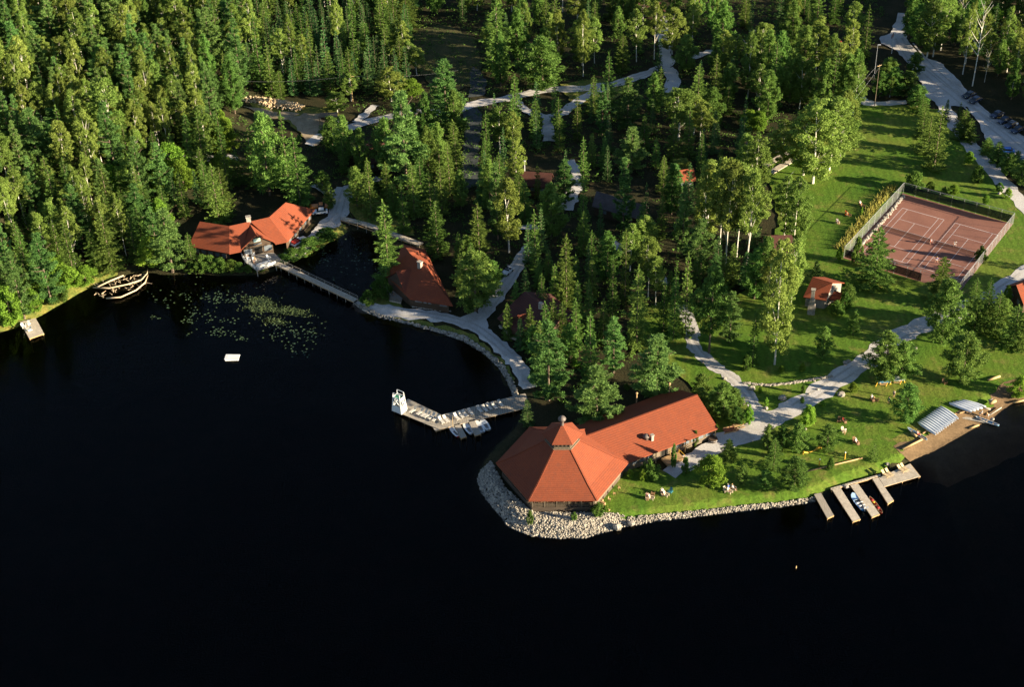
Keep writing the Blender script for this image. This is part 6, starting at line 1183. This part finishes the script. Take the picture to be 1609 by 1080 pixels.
def car(name, m, L=4.4, Wd=1.75, truck=False, open_=False):
    o = empty(name, (0, 0, 0), 'car', 'car'); prof = [(-L/2, .45), (-L/2, .78), (-L/2+.9, .92), (L/2-.5, .95), (L/2, .8), (L/2, .45)]
    def ext(pr, w0, w1=None):
        n = len(pr); w1 = w1 or [w0]*n; vs = [(y, -w, z) for (y, z), w in zip(pr, w1)]+[(y, w, z) for (y, z), w in zip(pr, w1)]
        return MB().add(vs, [tuple(range(n)), tuple(range(2*n-1, n-1, -1))]+[(i, n+i, n+(i+1) % n, (i+1) % n) for i in range(n)])
    ext(prof, Wd/2).build('body', m, o)
    if not open_:
        c = [(-L/2+1.2, .93), (-L/2+1.75, 1.40), (L/2-(1.0 if not truck else 2.3), 1.42), (L/2-(.45 if not truck else 2.0), .95)]
        ext(c, 0, [Wd/2-.04, Wd/2-.2, Wd/2-.2, Wd/2-.04]).build('cabin_glass', M_glass, o); r_ = [(-L/2+1.7, 1.40), (-L/2+1.8, 1.46), (L/2-(1.05 if not truck else 2.35), 1.47), (L/2-(.95 if not truck else 2.28), 1.41)]; ext(r_, Wd/2-.19).build('cabin_roof', m, o)
    else:
        MB().box((-.5, 0, 1.15), (.05, 1.4, .5)).build('windshield', M_glass, o); MB().box((.5, -.4, 1.0), (.5, .5, .3)).box((.5, .4, 1.0), (.5, .5, .3)).build('seat', M_tyre, o); MB().tube([(.9, -.7, .9), (.9, -.7, 1.6), (.9, .7, 1.6), (.9, .7, .9)], .05, 6).build('roll_bar', M_metal, o)
    for sx in (-1, 1):
        for sy in (-1, 1): MB().tube([(sx*L*.31, sy*(Wd/2-.2), .33), (sx*L*.31, sy*(Wd/2+.02), .33)], .33, 12).build('wheel', M_tyre, o)
    for sy in (-1, 1): MB().box((-L/2-.01, sy*Wd*.34, .7), (.06, .32, .14)).build('headlight', M_white, o); MB().box((L/2+.01, sy*Wd*.38, .74), (.05, .22, .14)).build('tail_light', M_red, o)
    return o
def put(o, px, py, rz, lb): q = at(px, py); o.location = (q[0], q[1], 1.05); o.rotation_euler = (0, 0, rz); o['label'] = lb
M_carblue = mat('car_blue', (.03, .14, .50), (.03, .12, .45), 1, .3, .5); M_car = mat('car_navy', (.03, .045, .09), (.025, .04, .08), 1, .25, .6); M_carw = mat('car_white', (.7, .7, .7), (.65, .65, .65), 1, .3, .5); M_caro = mat('truck_orange', (.70, .20, .02), (.62, .17, .02), 1, .4, .4)
put(car('parked_car', M_carblue), 1580, 240, R(-8), 'bright blue car parked on the gravel by the roadside hedge')
dk_ = car('parked_car', M_car)
for i, (px, py, lb) in enumerate(((1522, 152, 'dark car at the far end of the line under the car park trees'), (1532, 160, 'second dark car from the far end of the shaded line'), (1566, 183, 'middle dark car of the shaded line with a blue glint'), (1577, 192, 'dark car just nearer than the middle of the shaded line'), (1588, 199, 'dark car second from the near end of the shaded line'), (1598, 207, 'nearest dark car of the shaded line'))): q = at(px, py); place(dk_, (q[0], q[1], 1.05), R(35), lb, 'dark cars under the trees')
put(car('parked_car', M_car), 1604, 257, R(-10), 'dark car at the right edge behind the roadside hedge')
put(car('utility_jeep', M_carw, 3.4, 1.5, open_=True), 798, 429, R(58), 'small white open jeep on the gravel lane')
wt = car('pickup_truck', M_carw, 4.6, 1.75, True); put(wt, 470, 383, R(228), 'white pickup with a red load beside the winged lodge'); MB().box((1.25, 0, 1.15), (1.7, 1.4, .5)).build('cargo', M_red, wt)
ot = car('orange_truck', M_caro, 5.0, 1.9, True); put(ot, 503, 328, R(185), 'bright orange truck at the end of the winged lodge')
wc = car('parked_car', M_carw, 4.0, 1.65); put(wc, 503, 336, R(5), 'pale car half hidden just below the orange truck')
pk_ = Bld('rowing_skiff', 'grey-white skiff lying by the timber lean-to', 'boat', A2(537, 195)); q = at(536, 194); rw = hull(4.2, 1.2, .4, 11, .6, .1); hb = hull_mb(rw); hb.v = [(q[0]+y, q[1]+x, 1.05+z) for x, y, z in hb.v]; pk_.part('hull', hb, M_hull, None, None, True)
for sd in (-1, 1): hb = strip(rw, .06, .05, sd); hb.v = [(q[0]+y, q[1]+x, 1.05+z) for x, y, z in hb.v]; pk_.part('gunwale', hb, M_wood)
# small planters and a barrel at the terrace
q = at(1120, 694); BB = Bld('planter_barrel', 'dark half-barrel planter at the hall corner on the terrace', 'planter', q[:2]); BB.part('tub', MB().lathe((q[0], q[1], 1), [(.7, 0), (.95, .3), (1.0, .6), (.9, .9)], 12), M_log); BB.part('rim_hoop', MB().lathe((q[0], q[1], 1.55), [(1.0, 0), (1.04, .05), (1.0, .1)], 12), M_metal)
q = at(1160, 672); x, y = q[0], q[1]; BT = Bld('picnic_table', 'brown timber picnic table at the upper edge of the terrace', 'picnic table', (x, y)); BT.part('table_top', MB().box((x, y, 1.76), (2.2, .9, .08), .4), M_wood); BT.part('bench_seat', MB().box((x-.3, y+.75, 1.45), (2.2, .3, .07), .4).box((x+.3, y-.75, 1.45), (2.2, .3, .07), .4), M_wood); BT.part('leg', MB().beam((x-.8, y-.9, 1), (x-.8, y, 1.72), .1, .1).beam((x+.8, y+.9, 1), (x+.8, y, 1.72), .1, .1).beam((x-.7, y+.4, 1), (x-.7, y-.3, 1.72), .1, .1).beam((x+.7, y-.4, 1), (x+.7, y+.3, 1.72), .1, .1), M_wood)
q = at(1148, 676); x, y = q[0], q[1]; BT = Bld('flower_bed', 'timber-edged flower bed with reddish soil beside the terrace', 'flower bed', (x, y)); BT.part('border', MB().box((x, y-.9, 1.1), (3.2, .15, .3), .3).box((x, y+.9, 1.1), (3.2, .15, .3), .3), M_wood); BT.part('soil', MB().box((x, y, 1.06), (3.0, 1.5, .12), .3), mat('red_mulch', (.22, .09, .05), (.16, .065, .04), 2, .9))
# ---------------------------------------------------------------- people (one skinned body each, clothes and hair as parts)
def skin_mesh(name, verts, edges, rad, m, sub=1, root=0):
    me = bpy.data.meshes.new(name); me.from_pydata(verts, edges, []); o = bpy.data.objects.new(name, me); col.objects.link(o)
    md = o.modifiers.new('s', 'SKIN'); o.modifiers.new('b', 'SUBSURF').levels = sub
    for i, r_ in enumerate(rad): me.skin_vertices[0].data[i].radius = (r_, r_) if not hasattr(r_, '__len__') else r_
    for i in range(len(rad)): me.skin_vertices[0].data[i].use_root = (i == root)
    md.use_smooth_shade = True; md.branch_smoothing = .3
    bpy.context.view_layer.update(); dg = bpy.context.evaluated_depsgraph_get(); out = bpy.data.meshes.new_from_object(o.evaluated_get(dg)); out.name = name
    bpy.data.objects.remove(o); out.materials.clear(); out.materials.append(m); return out
M_skin = mat('skin', (.48, .27, .17), (.42, .23, .145), 3, .6, .3)
def pose(kind):
    """joint positions of an adult facing -y, feet at z=0 (stand) or ground under the chair (sit)"""
    J = {}
    if kind == 'sit':
        J.update(pel=(0, .12, .45), chest=(0, .30, .85), neck=(0, .36, 1.06), head=(0, .34, 1.20), top=(0, .34, 1.32))
        for s, n in ((-1, 'l'), (1, 'r')):
            J.update({n+'sh': (s*.19, .33, .98), n+'el': (s*.33, .22, .72), n+'wr': (s*.32, -.05, .64), n+'hip': (s*.09, .08, .43), n+'kn': (s*.12, -.38, .50), n+'an': (s*.13, -.52, .08), n+'to': (s*.14, -.72, .04)})
    else:
        J.update(pel=(0, 0, .95), chest=(0, .02, 1.28), neck=(0, .02, 1.48), head=(0, 0, 1.62), top=(0, .01, 1.74))
        for s, n in ((-1, 'l'), (1, 'r')):
            J.update({n+'sh': (s*.19, .02, 1.40), n+'el': (s*.26, .05, 1.12), n+'wr': (s*.27, -.06, .88), n+'hip': (s*.095, 0, .90), n+'kn': (s*.11, -.03, .49), n+'an': (s*.12, .03, .08), n+'to': (s*.13, -.17, .03)})
        if kind == 'play': J.update(rel=(.45, -.15, 1.25), rwr=(.62, -.35, 1.40), lel=(-.42, -.1, 1.2), lwr=(-.5, -.32, 1.15), lan=(-.34, .05, .08), lto=(-.38, -.15, .03), lkn=(-.24, -.12, .48), ran=(.30, .0, .08), rkn=(.22, -.12, .5), rto=(.33, -.2, .03))
        if kind == 'bend': J.update(chest=(0, -.18, 1.2), neck=(0, -.32, 1.33), head=(0, -.42, 1.42), top=(0, -.46, 1.54), lsh=(-.19, -.28, 1.27), rsh=(.19, -.28, 1.27), lel=(-.22, -.36, 1.0), rel=(.22, -.36, 1.0), lwr=(-.16, -.5, .78), rwr=(.16, -.5, .78))
    return J
def body_meshes(kind):
    J = pose(kind); names = ['pel', 'chest', 'neck', 'head', 'top']; V = [J[n] for n in names]; Rr = [.14, .15, .055, .095, .07]; E_ = [(0, 1), (1, 2), (2, 3), (3, 4)]
    def add(p, r_, to): V.append(tuple(p)); Rr.append(r_); E_.append((to, len(V)-1)); return len(V)-1
    add((J['head'][0], J['head'][1]-.10, J['head'][2]-.01), .022, 3)
    for n, s in (('l', -1), ('r', 1)):
        a = add(J[n+'sh'], .06, 1); b = add(J[n+'el'], .045, a); c = add(J[n+'wr'], .03, b); w, e = np.array(J[n+'wr']), np.array(J[n+'el']); d = (w-e)/np.linalg.norm(w-e); pm = add(w+d*.08, (.036), c); sd = np.cross(d, [0, 0, 1.]); sd = sd/max(np.linalg.norm(sd), 1e-6)
        for k, l in ((-1.5, .07), (-.5, .085), (.5, .08), (1.5, .065)):
            f = add(w+d*.13+sd*k*.02, .0095, pm); add(w+d*(.13+l)+sd*k*.023+np.array([0, 0, -.02]), .008, f)
        f = add(w+d*.06-sd*s*.045, .011, pm); add(w+d*.10-sd*s*.06, .009, f)
        h = add(J[n+'hip'], .095, 0); k_ = add(J[n+'kn'], .062, h); a_ = add(J[n+'an'], .042, k_); add(J[n+'to'], .04, a_)
    body = skin_mesh('person_body', V, E_, Rr, M_skin)
    sv = [J['pel'], J['chest'], J['neck'], J['lsh'], J['rsh'], tuple(np.array(J['lsh'])*.4+np.array(J['lel'])*.6), tuple(np.array(J['rsh'])*.4+np.array(J['rel'])*.6)]
    sv[2] = tuple(np.array(J['chest'])*.35+np.array(J['neck'])*.65)
    shirt = skin_mesh('shirt', sv, [(0, 1), (1, 2), (1, 3), (1, 4), (3, 5), (4, 6)], [.165, .178, .09, .085, .085, .07, .07], M_white)
    tv = [J['pel'], J['lhip'], J['rhip'], tuple(np.array(J['lhip'])*.25+np.array(J['lkn'])*.75), tuple(np.array(J['rhip'])*.25+np.array(J['rkn'])*.75)]
    tr = skin_mesh('shorts', tv, [(0, 1), (0, 2), (1, 3), (2, 4)], [.16, .118, .118, .088, .088], M_white)
    hd = np.array(J['head']); hv = [tuple(hd+[0, .03, .04]), tuple(hd+[0, .045, -.03]), tuple(hd+[0, 0, .10])]; hair = skin_mesh('hair', hv, [(0, 1), (0, 2)], [.112, .09, .075], M_white)
    return body, shirt, tr, hair
BM = {k: body_meshes(k) for k in ('sit', 'stand', 'play', 'bend')}
CM = {n: mat('cloth_'+n, c, None, 3, .85, .1) for n, c in {'white': (.72, .70, .66), 'red': (.50, .05, .03), 'blue': (.05, .12, .42), 'navy': (.03, .04, .09), 'khaki': (.36, .28, .17), 'black': (.02, .02, .022), 'orange': (.62, .18, .03), 'pink': (.55, .25, .24), 'grey': (.25, .25, .26), 'teal': (.05, .22, .22)}.items()}
HM_ = {n: mat('hair_'+n, c, None, 4, .7, .2) for n, c in {'brown': (.09, .05, .03), 'grey': (.4, .38, .36), 'blond': (.42, .29, .12), 'white': (.62, .6, .57)}.items()}
def person(kind, px, py, z, rz, shirt, shorts, hair, label, xyz=None):
    q = xyz if xyz is not None else at(px, py, z); o = empty('person', (q[0], q[1], z), label, 'person', None, rz)
    for nm_, me_, m_ in zip(('body', 'shirt', 'shorts', 'hair'), BM[kind], (M_skin, CM[shirt], CM[shorts], HM_[hair])):
        c = bpy.data.objects.new(nm_, me_); col.objects.link(c); c.parent = o; c.material_slots[0].link = 'OBJECT'; c.material_slots[0].material = m_
    return o
for kind, px, py, rz, sh, so, ha, lb in [
 ('sit', 1041, 777, 10, 'white', 'khaki', 'grey', 'person in white seated in the upper chair pair near the pavilion'), ('sit', 1017, 784, 0, 'pink', 'khaki', 'brown', 'person in pink seated in the lower chair pair near the pavilion'), ('sit', 1145, 771, 20, 'blue', 'navy', 'grey', 'person in a blue shirt seated on the shore lawn below the planting'), ('sit', 1153, 770, 60, 'white', 'grey', 'blond', 'person in white seated right of the blue-shirted person'),
 ('sit', 1326, 664, 40, 'red', 'black', 'brown', 'person in red lounging on the brown chair pair above the hammock'), ('stand', 1327, 683, 20, 'white', 'khaki', 'brown', 'person in white standing beside the pale chair on the mid lawn'), ('sit', 1346, 698, 40, 'white', 'black', 'white', 'white-haired person seated on the brown chair above the yellow posts'), ('sit', 1371, 630, 30, 'white', 'navy', 'white', 'person in white seated on the brown chair near the swing benches'), ('stand', 1396, 634, -60, 'teal', 'white', 'brown', 'person in blue-green standing left of the round canoe-side pine'), ('stand', 1404, 624, -40, 'white', 'navy', 'blond', 'blond person at the edge of the round canoe-side pine'),
 ('sit', 1330, 338, 10, 'orange', 'red', 'brown', 'person in orange seated in the orange lawn chair'), ('sit', 1352, 323, 20, 'white', 'black', 'grey', 'person in a white top seated by the court hedge'), ('sit', 1316, 351, 20, 'grey', 'navy', 'brown', 'person in grey seated near the sapling on the long lawn'),
 ('bend', 1539, 655, 80, 'white', 'grey', 'white', 'person in white stooping at the stern of the blue canoe'), ('bend', 1552, 658, -110, 'orange', 'white', 'blond', 'person in orange standing in the shallows holding the blue canoe'), ('play', 1500, 388, -10, 'white', 'white', 'brown', 'tennis player all in white near the cabin-side net'), ('play', 1471, 413, 170, 'blue', 'white', 'blond', 'tennis player in a blue shirt at the near baseline'), ('stand', 1461, 384, 90, 'red', 'red', 'brown', 'tennis player in red waiting by the net post between courts'),
 ('sit', 1443, 685, 60, 'pink', 'red', 'brown', 'person in pink sitting at the back of the open canoe by the row')]:
    person(kind, px, py, 1.04 if 'shallows' not in lb and 'stern' not in lb else (.05 if 'shallows' in lb else .5), R(rz), sh, so, ha, lb)
for px, py, sh, ha, lb in ((388, 404, 'white', 'grey', 'person in white seated by the wall of the lodge deck'), (400, 412, 'khaki', 'blond', 'person in khaki seated near the lodge deck railing'), (609, 458, 'blue', 'grey', 'person in blue seated on the cottage patio'), (617, 463, 'pink', 'brown', 'person in pink seated on the cottage patio')): person('sit', px, py, 1.36 if px > 500 else 1.62, R(random.uniform(-30, 60)), sh, 'navy', ha, lb)
# diners under the pavilion eaves with tables and chairs
tbl = Bld('dining_table', 'dining table', 'table', (0, 0), 0); tbl.part('table_top', MB().box((0, 0, .74), (1.1, .8, .05)), M_white); tbl.part('pedestal', MB().lathe((0, 0, 0), [(.3, 0), (.06, .08), (.06, .7)], 8), M_log)
chd = empty('dining_chair', (0, 0, 0), 'dining chair', 'chair'); MB().box((0, .05, .45), (.44, .44, .05)).build('seat', M_wood, chd); MB().box((0, .26, .75), (.44, .04, .5)).build('backrest', M_wood, chd)
for sx in (-1, 1):
    for y in (-.14, .24): MB().box((sx*.19, y, .22), (.04, .04, .44)).build('leg', M_wood, chd)
BAY = ['first', 'second', 'middle', 'fourth', 'last']; P, Q = np.array(hexp(11.2, 4, 1.9)), np.array(hexp(11.2, 5, 1.9)); inn = np.array([*(HC-(P+Q)[:2]/2), 0]); inn = inn/np.linalg.norm(inn)
SH = ['red', 'white', 'orange', 'pink', 'red', 'white', 'orange', 'khaki', 'red', 'white']
for i in range(5):
    c = P+(Q-P)*(.1+.2*i)+inn*.75; w = BAY[i]+' porch bay of the pavilion from the left corner'
    place(tbl.o, (c[0], c[1], 1.91), HR, 'white-topped dining table in the '+w, 'porch tables')
    for k, s in enumerate((-1, 1)):
        x, y = c[0]+s*.85, c[1]; sd = 'left' if s < 0 else 'right'; place(chd, (x, y, 1.91), R(90*-s*-1) if s > 0 else R(90), '%s-hand dining chair in the %s' % (sd, w), 'porch chairs')
        person('sit', 0, 0, 1.91, R(-90) if s > 0 else R(90), SH[i*2+k], 'navy', ['grey', 'brown'][k], 'diner in %s on the %s of the %s porch bay from the left pavilion corner' % (SH[i*2+k], sd, BAY[i]), (x, y))
P, Q = np.array(hexp(13.6, 5, 1)), np.array(hexp(13.6, 6, 1))
for i, t in enumerate((.35, .5, .65)):
    c = P+(Q-P)*t; place(chd, (c[0], c[1], 1.02), R(70+20*i), 'terrace chair, %s from the steps, between pavilion wall and yellow railing' % ('first', 'second', 'third')[i], 'terrace chairs')
# ---------------------------------------------------------------- light, camera
SUN = Vector((.945, -.327, 0)).normalized(); EL = R(13.5); AZ = math.atan2(SUN.x, SUN.y)
sd = Vector((SUN.x*math.cos(EL), SUN.y*math.cos(EL), math.sin(EL)))
l = bpy.data.lights.new('sun', 'SUN'); l.energy = 5.0; l.angle = R(.53); l.color = (1, .86, .62); lo_ = bpy.data.objects.new('sun', l); col.objects.link(lo_); lo_.rotation_euler = (-sd).to_track_quat('-Z', 'Y').to_euler(); lo_.location = (100, 100, 200)
w = bpy.data.worlds.new('World'); scn.world = w; w.use_nodes = True; t = w.node_tree; t.nodes.clear(); o_ = N(t, 'ShaderNodeOutputWorld'); b = N(t, 'ShaderNodeBackground'); s = N(t, 'ShaderNodeTexSky', sky_type='NISHITA'); s.sun_disc = False; s.sun_elevation = EL; s.sun_rotation = AZ; s.air_density = .75; s.dust_density = .15; s.ozone_density = 1.2
b.inputs['Strength'].default_value = .05; t.links.new(s.outputs[0], b.inputs[0]); t.links.new(b.outputs[0], o_.inputs[0])
cd = bpy.data.cameras.new('camera'); cd.sensor_width = 36; cd.lens = F*36/PW; cd.clip_end = 6000; cd.clip_start = 1; co = bpy.data.objects.new('camera', cd); col.objects.link(co)
mtx = Matrix(((RT[0], UP[0], -_fw[0], 0), (RT[1], UP[1], -_fw[1], 0), (RT[2], UP[2], -_fw[2], H), (0, 0, 0, 1))); co.matrix_world = mtx; scn.camera = co
scn.view_settings.view_transform = 'Standard'; scn.view_settings.look = 'None'; scn.view_settings.exposure = 2.05; scn.view_settings.gamma = 1
scn.cycles.max_bounces = 6; scn.cycles.transparent_max_bounces = 12; scn.cycles.use_denoising = True
